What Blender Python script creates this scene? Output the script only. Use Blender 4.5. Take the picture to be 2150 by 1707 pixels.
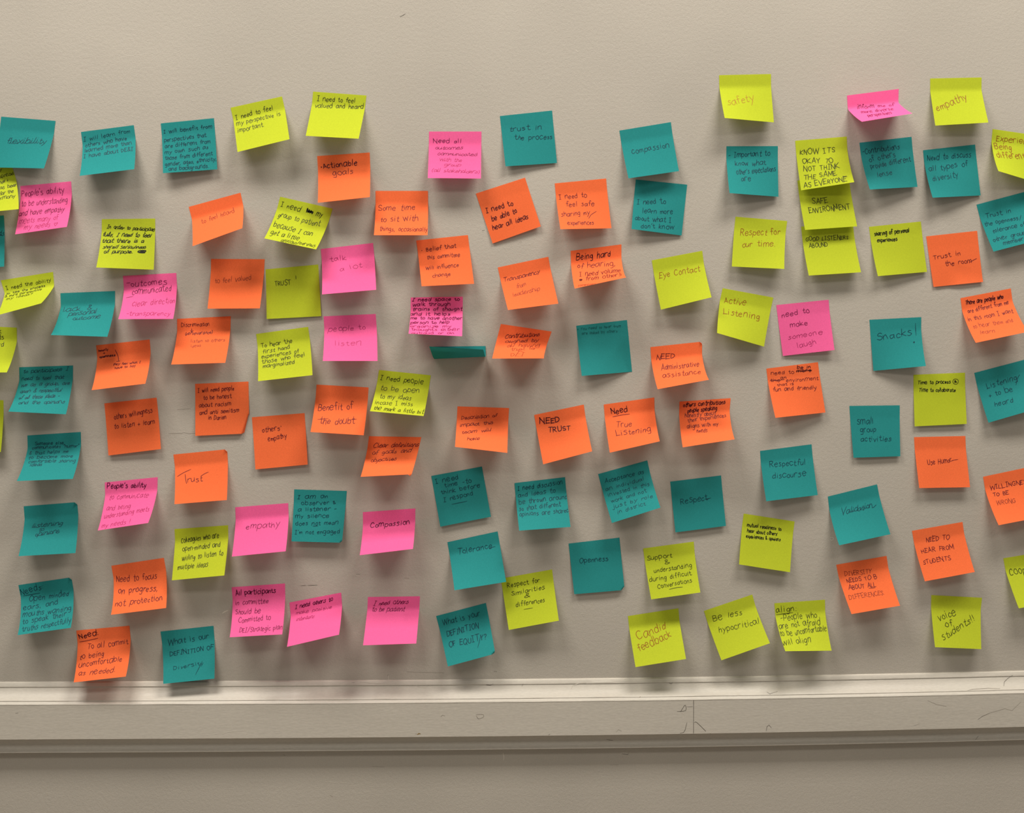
import bpy, math, random
import numpy as np
from mathutils import Vector, Matrix

for o in list(bpy.data.objects):
    bpy.data.objects.remove(o, do_unlink=True)
SC = bpy.context.scene
COL = SC.collection
MM = 0.001

# ------------------------------------------------------------------ camera, world, lamps, exposure
CAM_Z = 1.46                     # eye height of the photographer (m); the wall is the plane y = 0
CAM_D = 1.66882                  # distance to the wall (m)
cam = bpy.data.cameras.new('camera')
cam.sensor_fit = 'HORIZONTAL'
cam.sensor_width = 36.0
cam.lens = 36.0 * 2400.0 / 2150.0
cam.clip_start = 0.01
camo = bpy.data.objects.new('camera', cam)
COL.objects.link(camo)
camo.matrix_world = Matrix(((0.999478, 0.003364, -0.032121, 0.0),
    (-0.032209, 0.030736, -0.999008, -1.668821),
    (-0.002373, 0.999522, 0.030828, 1.46),
    (0.0, 0.0, 0.0, 1.0))) 
SC.camera = camo

world = bpy.data.worlds.new('world')
SC.world = world
world.use_nodes = True
bg = world.node_tree.nodes['Background']
bg.inputs[0].default_value = (1.0, 0.96, 0.89, 1)
bg.inputs[1].default_value = 0.27

def panel(x, y, sx, sy, watts):
    l = bpy.data.lights.new('ceiling_light_panel', 'AREA')
    l.shape = 'RECTANGLE'; l.size = sx; l.size_y = sy
    l.energy = watts; l.color = (1.0, 0.955, 0.88)
    o = bpy.data.objects.new('ceiling_light_panel', l)
    COL.objects.link(o)
    o.location = (x, y, 3.52)    # an area lamp looks straight down by default
    return o
for x in (-1.0, 1.0):
    panel(x, -0.90, 1.2, 0.5, 56)
for x in (-1.3, 1.3):
    panel(x, -2.7, 1.2, 0.6, 20)

SC.view_settings.view_transform = 'Standard'
SC.view_settings.look = 'None'
SC.view_settings.gamma = 1.0
SC.view_settings.use_curve_mapping = False
SC.view_settings.exposure = 0.0

# ------------------------------------------------------------------ materials
def mat(name):
    m = bpy.data.materials.new(name); m.use_nodes = True
    nt = m.node_tree
    for n in list(nt.nodes): nt.nodes.remove(n)
    return m, nt, nt.nodes.new('ShaderNodeOutputMaterial')

def paint(name, rgb, rough, s1, b1, s2, b2, stretch=(1, 1, 1)):
    """rolled or brushed wall paint: base colour with a faint mottle and two bumps"""
    m, nt, out = mat(name)
    N, L = nt.nodes, nt.links
    p = N.new('ShaderNodeBsdfPrincipled'); p.inputs['Roughness'].default_value = rough
    p.inputs['Specular IOR Level'].default_value = 0.25
    tc = N.new('ShaderNodeTexCoord'); mp = N.new('ShaderNodeMapping')
    mp.inputs['Scale'].default_value = stretch
    L.new(tc.outputs['Object'], mp.inputs[0])
    a = N.new('ShaderNodeTexNoise'); a.inputs['Scale'].default_value = s1; a.inputs['Detail'].default_value = 4
    b = N.new('ShaderNodeTexNoise'); b.inputs['Scale'].default_value = s2; b.inputs['Detail'].default_value = 3
    c = N.new('ShaderNodeTexNoise'); c.inputs['Scale'].default_value = 5.0; c.inputs['Detail'].default_value = 3
    g = N.new('ShaderNodeTexNoise'); g.inputs['Scale'].default_value = 700.0; g.inputs['Detail'].default_value = 2
    for n in (a, b, c, g): L.new(mp.outputs[0], n.inputs['Vector'])
    mx = N.new('ShaderNodeMath'); mx.operation = 'MULTIPLY_ADD'
    mx.inputs[1].default_value = 0.5
    L.new(g.outputs['Fac'], mx.inputs[0]); 
    cm = N.new('ShaderNodeMath'); cm.operation = 'MULTIPLY'; cm.inputs[1].default_value = 0.5
    L.new(c.outputs['Fac'], cm.inputs[0]); L.new(cm.outputs[0], mx.inputs[2])
    r = N.new('ShaderNodeValToRGB')
    r.color_ramp.elements[0].position = 0.30; r.color_ramp.elements[1].position = 0.70
    r.color_ramp.elements[0].color = tuple(v * 0.91 for v in rgb) + (1,)
    r.color_ramp.elements[1].color = tuple(min(1, v * 1.09) for v in rgb) + (1,)
    L.new(mx.outputs[0], r.inputs[0]); L.new(r.outputs[0], p.inputs['Base Color'])
    k1 = N.new('ShaderNodeBump'); k1.inputs['Strength'].default_value = b1; k1.inputs['Distance'].default_value = 0.002
    k2 = N.new('ShaderNodeBump'); k2.inputs['Strength'].default_value = b2; k2.inputs['Distance'].default_value = 0.001
    L.new(a.outputs['Fac'], k1.inputs['Height']); L.new(b.outputs['Fac'], k2.inputs['Height'])
    L.new(k1.outputs[0], k2.inputs['Normal']); L.new(k2.outputs[0], p.inputs['Normal'])
    L.new(p.outputs[0], out.inputs[0])
    return m

def paper(name, rgb, trans):
    m, nt, out = mat(name)
    N, L = nt.nodes, nt.links
    tc = N.new('ShaderNodeTexCoord')
    g = N.new('ShaderNodeTexNoise'); g.inputs['Scale'].default_value = 900.0; g.inputs['Detail'].default_value = 3
    L.new(tc.outputs['Object'], g.inputs['Vector'])
    r = N.new('ShaderNodeValToRGB')
    r.color_ramp.elements[0].position = 0.3; r.color_ramp.elements[1].position = 0.7
    r.color_ramp.elements[0].color = tuple(v * 0.93 for v in rgb) + (1,)
    r.color_ramp.elements[1].color = tuple(min(1, v * 1.07) for v in rgb) + (1,)
    L.new(g.outputs['Fac'], r.inputs[0])
    d = N.new('ShaderNodeBsdfDiffuse'); t = N.new('ShaderNodeBsdfTranslucent')
    mx = N.new('ShaderNodeMixShader'); mx.inputs[0].default_value = trans
    bp = N.new('ShaderNodeBump'); bp.inputs['Strength'].default_value = 0.06; bp.inputs['Distance'].default_value = 0.001
    L.new(g.outputs['Fac'], bp.inputs['Height']); L.new(bp.outputs[0], d.inputs['Normal'])
    L.new(r.outputs[0], d.inputs[0]); L.new(r.outputs[0], t.inputs[0])
    L.new(d.outputs[0], mx.inputs[1]); L.new(t.outputs[0], mx.inputs[2])
    L.new(mx.outputs[0], out.inputs[0])
    return m

def flat(name, rgb, rough=0.6):
    m, nt, out = mat(name)
    p = nt.nodes.new('ShaderNodeBsdfPrincipled')
    p.inputs['Base Color'].default_value = rgb + (1,)
    p.inputs['Roughness'].default_value = rough
    p.inputs['Specular IOR Level'].default_value = 0.2
    nt.links.new(p.outputs[0], out.inputs[0])
    return m

M_WALL = paint('wall_paint', (0.42, 0.382, 0.328), 0.55, 210, 0.16, 600, 0.26)
M_TRIM = paint('trim_paint', (0.49, 0.45, 0.388), 0.42, 60, 0.12, 400, 0.16, (0.25, 1, 1))
M_FLOOR = paint('floor_vinyl', (0.30, 0.26, 0.21), 0.4, 8, 0.05, 200, 0.05)
M_CEIL = paint('ceiling_paint', (0.72, 0.70, 0.66), 0.8, 60, 0.1, 200, 0.1)
PAPER = {'T': paper('teal_paper', (0.026, 0.24, 0.235), 0.08),
         'O': paper('orange_paper', (0.92, 0.175, 0.058), 0.20),
         'P': paper('pink_paper', (0.90, 0.135, 0.35), 0.20),
         'L': paper('lime_paper', (0.50, 0.57, 0.034), 0.20)}
INKRGB = {'T': [(0.003, 0.042, 0.062), (0.004, 0.085, 0.09), (0.002, 0.025, 0.032)],
          'O': [(0.13, 0.010, 0.014), (0.24, 0.03, 0.014), (0.07, 0.005, 0.010)],
          'P': [(0.19, 0.008, 0.06), (0.30, 0.015, 0.085), (0.12, 0.004, 0.04)],
          'L': [(0.045, 0.05, 0.004), (0.12, 0.12, 0.004), (0.012, 0.013, 0.004)],
          'n': [(0.25, 0.085, 0.004), (0.36, 0.16, 0.006), (0.2, 0.06, 0.004)]}
NAMES = {'T': 'teal', 'O': 'orange', 'P': 'pink', 'L': 'lime', 'n': 'brown'}
_ink = {}
def ink(col, style):
    k = 'n' if 'n' in style else col
    lv = 1 if ('f' in style or 't' in style) else (2 if ('b' in style or 'B' in style) else 0)
    if k == 'n' and 't' in style: lv = 1
    if (k, lv) not in _ink:
        _ink[(k, lv)] = flat('ink_on_%s_%d' % (NAMES[k], lv), INKRGB[k][lv])
    return _ink[(k, lv)]

# ------------------------------------------------------------------ mesh helpers
def mesh_obj(name, verts, faces, mats, parent=None, smooth=True, idx=None):
    me = bpy.data.meshes.new(name)
    me.from_pydata([tuple(v) for v in verts], [], [tuple(f) for f in faces])
    for m in mats: me.materials.append(m)
    if idx is not None:
        me.polygons.foreach_set('material_index', idx)
    if smooth:
        me.polygons.foreach_set('use_smooth', [True] * len(me.polygons))
    me.update()
    o = bpy.data.objects.new(name, me)
    COL.objects.link(o)
    if parent: o.parent = parent
    return o

def box(name, x0, x1, y0, y1, z0, z1, m):
    v = [(x, y, z) for x in (x0, x1) for y in (y0, y1) for z in (z0, z1)]
    f = [(0, 1, 3, 2), (4, 6, 7, 5), (0, 4, 5, 1), (2, 3, 7, 6), (0, 2, 6, 4), (1, 5, 7, 3)]
    return mesh_obj(name, v, f, [m], smooth=False)

def structure(o, label):
    o['kind'] = 'structure'; o['label'] = label; o['category'] = label.split()[-1]
    return o

# ------------------------------------------------------------------ room shell
wall = structure(box('wall_back', -2.6, 2.6, 0.0, 0.12, 0.0, 3.6, M_WALL), 'greige painted plaster wall')
structure(box('floor', -2.6, 2.6, -5.2, 0.12, -0.1, 0.0, M_FLOOR), 'plain vinyl floor')
structure(box('ceiling', -2.6, 2.6, -5.2, 0.12, 3.6, 3.7, M_CEIL), 'pale painted ceiling')

# ------------------------------------------------------------------ chair rail, swept along the wall
SAG = [(-687.2, 4.37), (-318.4, 1.77), (55.7, 0.0), (435.4, 0.69), (813.3, 4.33)]                       # (x mm, dz mm): the old rail is not dead straight
def sag(x):
    xs = np.array([p[0] for p in SAG]); zs = np.array([p[1] for p in SAG])
    c = np.polyfit(xs, zs, 3)
    x = np.clip(x, xs[0], xs[-1])
    return np.polyval(c, x)

def sweep(name, profile, x0, x1, seed, wob, m, label, step=7.0):
    """profile: closed list of (out mm, z mm); swept along x with the sag and a little paint wobble"""
    rng = np.random.default_rng(seed)
    n = max(2, int((x1 - x0) / step) + 1)
    xs = np.linspace(x0, x1, n)
    k = len(profile)
    V = []; F = []
    w = rng.normal(0, 1, (n + 8, k))
    ker = np.array([1, 2, 3, 3, 2, 1]) / 12.0
    w = np.stack([np.convolve(w[:, j], ker, 'same') for j in range(k)], 1)[4:4 + n] * wob
    for i, x in enumerate(xs):
        s = sag(x)
        for j, (o, z) in enumerate(profile):
            a = 0.0 if o <= 0.01 else 1.0
            V.append((x * MM, -max(o + a * 0.5 * w[i, j], 0.0) * MM if o > 0.01 else -o * MM, (z + s + w[i, j]) * MM))
    for i in range(n - 1):
        for j in range(k):
            a, b = i * k + j, i * k + (j + 1) % k
            F.append((a, b, b + k, a + k))
    F.append(tuple(range(k))[::-1]); F.append(tuple((n - 1) * k + j for j in range(k)))
    o = mesh_obj(name, V, F, [m])
    o.data.set_sharp_from_angle(angle=math.radians(24))
    return structure(o, label)

CAP = [(0, 1007.2), (3, 1005.9), (5.2, 1001.92), (5.4, 1000.71), (4.6, 999.92), (5, 998.69), (6.2, 995.86), (8.5, 992.28), (11.6, 988.94), (15, 986.05), (17.6, 984.13), (18.0, 983.55), (17.6, 982.8), (19.3, 981.34), (21.0, 979.73), (21.3, 978.84), (21.2, 978.54), (0.0, 978.54)]
BAND = [(0.0, 978.53), (21, 978.53), (21, 974.54), (21, 929.03), (20.4, 928.53), (9, 928.43), (0.0, 928.43)]
LOW = [(0.0, 928.42), (9.6, 928.42), (9.2, 923.47), (7.4, 920.06), (6.6, 916.27), (6.9, 912.84), (8.2, 910.44), (10.4, 908.7), (11.8, 907.76), (12.2, 906.83), (11.6, 906.13), (0.0, 906.13)]
JOINT = 317.61
cap_rail = sweep('trim_1', CAP, -2590, 2590, 1, 0.16, M_TRIM, 'cove topped cap moulding of the chair rail trim')
band_left = sweep('trim_2', BAND, -2590, JOINT - 0.35, 2, 0.10, M_TRIM, 'flat chair rail board left of the joint trim')
band_right = sweep('trim_3', BAND, JOINT + 0.35, 2590, 3, 0.10, M_TRIM, 'flat chair rail board right of the joint trim')
low_rail = sweep('trim_4', LOW, -2590, 2590, 4, 0.22, M_TRIM, 'hollow lower moulding under the chair rail trim')

# ------------------------------------------------------------------ scuffs, nicks and cracks in the paint
M_DARK = flat('dark_scratch', (0.07, 0.058, 0.045))
M_PALE = flat('pale_nick', (0.62, 0.57, 0.49))
M_GREY = flat('grey_scuff', (0.29, 0.255, 0.21))
M_BROWN = flat('bare_wood', (0.22, 0.13, 0.03))
MARKS = [('d', 1.0, 'w', [(-106.5, 0.0, 1971.1), (-102.1, 0.0, 1973.3), (-98.9, 0.0, 1975.4)]),
 ('p', 1.0, 'w', [(144.8, 0.0, 1925.6), (148.0, 0.0, 1924.8), (151.2, 0.0, 1922.9)]),
 ('d', 0.9, 'w', [(-254.4, 0.0, 1147.8), (-248.6, 0.0, 1148.2)]),
 ('d', 0.9, 'w', [(-244.5, 0.0, 1148.3), (-238.3, 0.0, 1148.2), (-232.1, 0.0, 1148.4)]),
 ('g', 0.6, 'w', [(-257.0, 0.0, 1147.7), (-230.6, 0.0, 1148.4)]),
 ('p', 2.0, 'w', [(-369.4, 0.0, 1108.4), (-366.2, 0.0, 1110.6), (-361.6, 0.0, 1112.5)]),
 ('g', 1.0, 'w', [(-175.1, 0.0, 1164.5), (-169.3, 0.0, 1163.5)]),
 ('p', 1.2, 'w', [(-174.4, 0.0, 1161.9), (-169.3, 0.0, 1161.3)]),
 ('g', 1.0, 'w', [(-104.0, 0.0, 1158.2), (-97.6, 0.0, 1157.3)]),
 ('p', 1.0, 'w', [(-103.4, 0.0, 1154.3), (-95.0, 0.0, 1153.4)]),
 ('p', 1.0, 'w', [(574.0, 0.0, 1530.9), (580.2, 0.0, 1530.0)]),
 ('g', 0.8, 'w', [(574.0, 0.0, 1531.5), (578.6, 0.0, 1531.3)]),
 ('d', 0.8, 'w', [(11.0, 0.0, 1664.3), (14.3, 0.0, 1664.9)]),
 ('p', 1.0, 'w', [(11.0, 0.0, 1662.8), (14.3, 0.0, 1662.2)]),
 ('g', 0.8, 'w', [(64.5, 0.0, 1647.6), (68.1, 0.0, 1648.1)]),
 ('p', 0.9, 'w', [(65.1, 0.0, 1646.3), (67.0, 0.0, 1646.8)]),
 ('p', 1.4, 'w', [(78.7, 0.0, 1645.4), (81.0, 0.0, 1645.0)]),
 ('p', 1.0, 'w', [(341.1, 0.0, 1139.9), (347.7, 0.0, 1140.7), (355.0, 0.0, 1137.6)]),
 ('p', 1.0, 'w', [(372.3, 0.0, 1143.1), (376.3, 0.0, 1147.5)]),
 ('p', 1.0, 'w', [(269.4, 0.0, 1206.9), (275.9, 0.0, 1203.7)]),
 ('p', 0.9, 'w', [(-30.0, 0.0, 1457.6), (-20.9, 0.0, 1458.8)]),
 ('g', 1.0, 'w', [(-443.8, 0.0, 1370.8), (-434.2, 0.0, 1371.2), (-424.1, 0.0, 1371.2)]),
 ('g', 1.0, 'w', [(-423.7, 0.0, 1372.7), (-414.8, 0.0, 1370.7), (-405.9, 0.0, 1371.3)]),
 ('g', 0.8, 'w', [(-431.3, 0.0, 1405.6), (-412.2, 0.0, 1406.9)]),
 ('p', 1.2, 'w', [(524.5, 0.0, 1212.6), (527.1, 0.0, 1213.2), (529.4, 0.0, 1211.2), (527.1, 0.0, 1208.6), (524.5, 0.0, 1210.0)]),
 ('p', 0.8, 'w', [(368.3, 0.0, 1140.9), (375.5, 0.0, 1148.1)]),
 ('p', 0.8, 'w', [(24.8, 0.0, 1018.1), (28.0, 0.0, 1019.4), (30.6, 0.0, 1017.8)]),
 ('p', 0.8, 'w', [(-49.5, 0.0, 1162.9), (-44.9, 0.0, 1162.5)]),
 ('p', 1.0, 'w', [(-540.6, 0.0, 1153.8), (-535.5, 0.0, 1154.3)]),
 ('g', 0.7, 'w', [(-101.0, 0.0, 1019.4), (-47.5, 0.0, 1017.4)]),
 ('p', 1.2, 'w', [(-130.8, 0.0, 1012.1), (-129.0, 0.0, 1015.7), (-128.2, 0.0, 1008.6)]),
 ('p', 1.2, 'w', [(25.4, 0.0, 1018.0), (28.1, 0.0, 1019.8), (30.7, 0.0, 1017.4)]),
 ('p', 0.9, 'w', [(-225.7, 0.0, 859.0), (-207.9, 0.0, 857.1), (-190.4, 0.0, 856.0)]),
 ('g', 0.7, 'w', [(-153.4, 0.0, 880.0), (-135.9, 0.0, 878.7)]),
 ('p', 1.4, 'w', [(39.2, 0.0, 897.4), (40.4, 0.0, 892.0), (40.0, 0.0, 887.0)]),
 ('g', 1.2, 'w', [(-215.0, 0.0, 837.7), (-211.2, 0.0, 835.9)]),
 ('g', 1.2, 'w', [(-282.6, 0.0, 899.0), (-280.5, 0.0, 897.7)]),
 ('p', 1.2, 'w', [(213.6, 0.0, 895.0), (223.4, 0.0, 895.8)]),
 ('d', 0.7, 'w', [(215.4, 0.0, 893.6), (224.2, 0.0, 892.2), (224.6, 0.0, 894.9)]),
 ('p', 1.2, 'w', [(184.8, 0.0, 859.3), (190.5, 0.0, 860.5)]),
 ('p', 1.0, 'w', [(783.0, 0.0, 881.7), (786.3, 0.0, 881.7)]),
 ('g', 0.8, 'w', [(197.6, 0.0, 877.4), (210.0, 0.0, 877.6)]),
 ('d', 0.8, 'l', [(298.6, 21.0, 961.9), (301.8, 21.0, 967.2), (305.3, 21.0, 971.6), (306.0, 21.0, 963.6), (293.3, 21.0, 962.5)]),
 ('d', 0.7, 'l', [(307.4, 21.0, 968.9), (316.2, 21.0, 969.3)]),
 ('p', 0.9, 'l', [(299.5, 21.0, 961.4), (305.3, 21.0, 956.0)]),
 ('d', 0.9, 'l', [(307.8, 21.0, 945.9), (305.4, 21.0, 935.4), (303.1, 21.0, 931.3), (297.8, 21.0, 930.0)]),
 ('d', 0.9, 'r', [(318.9, 21.0, 945.8), (321.5, 21.0, 946.3), (328.6, 21.0, 939.8), (335.7, 21.0, 932.7), (345.2, 9.25, 924.9)]),
 ('p', 0.8, 'l', [(309.2, 21.0, 947.7), (318.0, 21.0, 947.0)]),
 ('d', 0.9, 'r', [(424.8, 21.0, 932.1), (426.0, 21.0, 938.3), (428.8, 21.0, 940.9), (432.3, 21.0, 936.4)]),
 ('d', 0.7, 'r', [(739.4, 21.0, 945.1), (745.6, 21.0, 949.4), (757.2, 21.0, 954.6)]),
 ('g', 0.8, 'r', [(757.2, 21.0, 954.6), (779.5, 21.0, 960.6), (790.3, 21.0, 957.8), (803.6, 21.0, 970.6)]),
 ('p', 1.0, 'r', [(745.7, 21.0, 940.5), (752.0, 21.0, 941.3), (751.1, 21.0, 939.2)]),
 ('g', 0.8, 'r', [(664.1, 21.0, 974.0), (677.6, 21.0, 968.0), (691.9, 21.0, 965.2)]),
 ('p', 0.9, 'l', [(-402.3, 21.0, 939.9), (-386.9, 21.0, 939.4), (-368.1, 21.0, 936.9), (-359.5, 21.0, 940.2), (-332.0, 21.0, 942.2)]),
 ('p', 0.9, 'l', [(-333.8, 21.0, 935.2), (-329.5, 21.0, 941.6)]),
 ('d', 0.8, 'l', [(-660.7, 21.0, 971.2), (-657.0, 21.0, 971.7)]),
 ('p', 1.0, 'l', [(-612.0, 21.0, 941.7), (-608.9, 21.0, 945.1)]),
 ('n', 2.2, 'l', [(-85.4, 21.0, 933.3), (-83.4, 21.0, 934.5), (-81.6, 21.0, 934.1)]),
 ('n', 0.8, 'l', [(-87.9, 21.0, 934.2), (-87.0, 21.0, 933.8)]),
 ('p', 1.3, 'l', [(-94.9, 21.0, 944.8), (-94.1, 21.0, 941.3)]),
 ('g', 0.9, 'l', [(-51.5, 21.0, 958.8), (-48.9, 21.0, 961.4), (-45.8, 21.0, 959.9)]),
 ('p', 1.0, 'l', [(-50.6, 21.0, 960.4), (-48.6, 21.0, 960.9)]),
 ('g', 1.0, 'l', [(-0.3, 21.0, 961.1), (9.3, 21.0, 961.4), (10.5, 21.0, 957.9), (3.2, 21.0, 955.0), (0.1, 21.0, 959.4)]),
 ('p', 1.0, 'l', [(1.4, 21.0, 956.7), (4.9, 21.0, 954.1)]),
 ('p', 1.0, 'l', [(-186.6, 21.0, 932.8), (-182.3, 21.0, 931.2)]),
 ('d', 0.7, 'l', [(105.0, 21.0, 930.0), (107.3, 21.0, 931.2), (109.6, 18.22, 928.1)]),
 ('p', 1.0, 'l', [(150.5, 21.0, 943.8), (156.2, 21.0, 944.1)]),
 ('p', 1.0, 'l', [(163.6, 21.0, 935.9), (168.8, 21.0, 932.7)]),
 ('g', 0.7, 'l', [(203.9, 21.0, 933.1), (207.4, 21.0, 936.6), (211.8, 21.0, 934.3)]),
 ('p', 1.2, 'r', [(432.7, 21.0, 949.7), (436.6, 21.0, 948.8)]),
 ('g', 0.8, 'r', [(644.0, 21.0, 937.3), (652.0, 21.0, 939.4)]),
 ('d', 0.7, 'c', [(427.0, 14.8, 987.8), (430.8, 17.43, 985.8), (443.1, 14.28, 988.4)]),
 ('d', 0.7, 'c', [(781.3, 13.39, 992.3), (784.1, 8.57, 997.2), (790.7, 5.87, 1001.7), (798.1, 5.39, 1006.0)]),
 ('g', 0.8, 'c', [(723.5, 17.67, 987.0), (732.6, 17.1, 988.9), (756.5, 15.85, 990.0), (774.0, 16.89, 989.4)]),
 ('p', 1.0, 'c', [(-87.7, 4.89, 1000.6), (-81.5, 5.57, 997.7), (-75.4, 5.99, 996.7), (-66.7, 4.64, 1000.3)]),
 ('d', 1.0, 'c', [(14.8, 5.4, 1000.8), (20.0, 4.81, 999.4), (24.8, 5.33, 1001.2)]),
 ('d', 0.8, 'c', [(-282.0, 3.32, 1006.3), (-277.7, 3.25, 1006.4)]),
 ('d', 0.9, 'c', [(-271.6, 3.53, 1005.8), (-267.6, 3.38, 1006.1)]),
 ('d', 1.0, 'c', [(-264.1, 3.56, 1005.8), (-259.5, 3.33, 1006.2)]),
 ('d', 0.8, 'c', [(-256.8, 3.42, 1006.0), (-250.7, 3.7, 1005.5)]),
 ('d', 0.8, 'c', [(-245.6, 3.21, 1006.3), (-238.5, 3.75, 1005.4)]),
 ('d', 0.7, 'c', [(-235.9, 3.59, 1005.6), (-230.7, 3.53, 1005.7)]),
 ('d', 1.1, 'c', [(-182.3, 3.73, 1005.2), (-178.1, 3.83, 1005.1)]),
 ('g', 0.8, 'c', [(-169.8, 3.52, 1005.6), (-145.3, 4.64, 1003.5), (-129.6, 4.11, 1004.4)]),
 ('d', 0.8, 'c', [(-675.9, 0.64, 1009.6), (-672.7, 0.0, 1009.9)]),
 ('d', 0.8, 'c', [(-669.9, 0.7, 1009.5), (-663.0, 0.76, 1009.5)]),
 ('d', 0.7, 'c', [(-630.5, 2.82, 1008.5), (-625.6, 0.0, 1009.7)]),
 ('p', 1.2, 'c', [(139.4, 7.61, 994.0), (142.2, 5.39, 998.2), (151.1, 5.31, 1001.1), (161.6, 5.27, 1002.0)]),
 ('d', 0.8, 'c', [(283.7, 4.76, 1000.5), (287.2, 5.38, 998.8), (290.0, 4.68, 1000.7)]),
 ('d', 0.6, 'c', [(66.9, 5.61, 997.3), (68.7, 5.32, 1001.3)]),
 ('p', 1.2, 'c', [(235.8, 18.21, 983.0), (240.2, 17.89, 984.1)]),
 ('d', 0.9, 'b', [(191.5, 6.91, 918.1), (196.8, 6.61, 916.7), (200.7, 6.66, 916.0)]),
 ('p', 1.3, 'b', [(700.8, 7.13, 915.6), (706.3, 6.94, 916.0)]),
 ('d', 0.7, 'b', [(740.5, 11.23, 911.6), (746.4, 7.31, 915.6)])]                   # (kind, width mm, parent, [(x, out, z) mm ...])
PAR = {'w': wall, 'c': cap_rail, 'l': band_left, 'r': band_right, 'b': low_rail}
MK = {'d': ('scratch', M_DARK), 'p': ('paint_nick', M_PALE), 'g': ('scuff', M_GREY), 'n': ('bare_spot', M_BROWN)}

def smooth(P, n=4):
    P = np.asarray(P, float)
    if len(P) < 3: 
        return np.array([P[0] + (P[-1] - P[0]) * t for t in np.linspace(0, 1, 4)])
    Q = np.vstack([2 * P[0] - P[1], P, 2 * P[-1] - P[-2]])
    out = []
    for i in range(1, len(Q) - 2):
        p0, p1, p2, p3 = Q[i - 1], Q[i], Q[i + 1], Q[i + 2]
        if np.allclose(p1, p2): continue
        if np.allclose(p0, p1): p0 = p1 - (p2 - p1)
        if np.allclose(p2, p3): p3 = p2 + (p2 - p1)
        for t in np.arange(n) / n:
            out.append(0.5 * (2 * p1 + (p2 - p0) * t + (2 * p0 - 5 * p1 + 4 * p2 - p3) * t * t + (3 * p1 - p0 - 3 * p2 + p3) * t ** 3))
    out.append(Q[-2])
    return np.array(out)

def ribbon2d(P, w):
    """left and right rails of a pen stroke drawn along the 2-D polyline P"""
    keep = [0]
    for i in range(1, len(P)):
        if np.linalg.norm(P[i] - P[keep[-1]]) > 1e-3: keep.append(i)
    P = P[keep]
    if len(P) < 2: P = np.array([P[0], P[0] + (0.0, w * 0.8)])
    d = np.gradient(P, axis=0)
    d /= (np.linalg.norm(d, axis=1)[:, None] + 1e-9)
    e = d * (w * 0.35)
    P = P.copy(); P[0] -= e[0]; P[-1] += e[-1]
    nrm = np.stack([-d[:, 1], d[:, 0]], 1)
    k = np.full(len(P), 0.5 * w); k[0] *= 0.6; k[-1] *= 0.6
    return P + nrm * k[:, None], P - nrm * k[:, None]

for kind, w, par, pts in MARKS:
    w *= 0.7
    p3 = np.array(pts)
    P = p3[:, [0, 2]] if len(p3) != 5 else smooth(p3[:, [0, 2]], 3)
    outs = np.interp(np.linspace(0, 1, len(P)), np.linspace(0, 1, len(p3)), p3[:, 1])
    keep = np.concatenate([[True], np.linalg.norm(np.diff(P, axis=0), axis=1) > 1e-3])
    P = P[keep]; outs = outs[keep]
    A, B = ribbon2d(P, w)
    V = [(a[0] * MM, -(o + 0.12) * MM, a[1] * MM) for a, o in zip(A, outs)] + [(b[0] * MM, -(o + 0.12) * MM, b[1] * MM) for b, o in zip(B, outs)]
    n = len(A)
    F = [(i, n + i, n + i + 1, i + 1) for i in range(n - 1)]
    mesh_obj(MK[kind][0], V, F, [MK[kind][1]], PAR[par])

# ------------------------------------------------------------------ the bent paper of a sticky note
SIDE = 76.2
#SURF-BEGIN
def edge_curve(T, P, s, sharp, s0=0.19):
    """T (x,z) on the wall, P (x,out,z) free corner; s in 0..1 down the sheet -> x,out,z.
    The glued strip stays on the wall, then the paper bends out and curls."""
    T = np.asarray(T, float); P = np.asarray(P, float)
    a = math.hypot(P[0] - T[0], P[2] - T[1]); h = max(P[1], 0.3)
    t = np.linspace(0, 1, 201)
    q = np.clip((t - s0) / 0.10, 0, 1); q = q * q * (3 - 2 * q)
    r = np.clip((t - s0) / (1 - s0), 0, 1)
    g = sharp * q + (1 - sharp) * r
    lo, hi = 0.0, 1.55
    for _ in range(40):
        A = 0.5 * (lo + hi)
        al = np.cos(A * g).sum(); ou = np.sin(A * g).sum()
        if ou / max(al, 1e-6) < h / a: lo = A
        else: hi = A
    al = np.concatenate([[0], np.cumsum(np.cos(A * g))]); ou = np.concatenate([[0], np.cumsum(np.sin(A * g))])
    tt = np.linspace(0, 1, 202)
    al = np.interp(s, tt, al / al[-1]); ou = np.interp(s, tt, ou / ou[-1]) * h
    return np.stack([T[0] + (P[0] - T[0]) * al, ou, T[1] + (P[2] - T[1]) * al], -1)

def folded_curve(T, Fp, P, s, s0=0.23):
    """sheet that folded up over its own glued strip: T -> Fp on the wall, then out and up to P"""
    T = np.array([T[0], 0.3, T[1]]); Fp = np.asarray(Fp, float); P = np.asarray(P, float)
    k = np.clip(s / s0, 0, 1)[:, None]; m = np.clip((s - s0) / (1 - s0), 0, 1)[:, None]
    q = T + (Fp - T) * k
    r = Fp + (P - Fp) * m + np.array([0, 0, -3.0]) * (4 * m * (1 - m)) * (1 - m)
    return np.where(m > 0, r, q)

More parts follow.
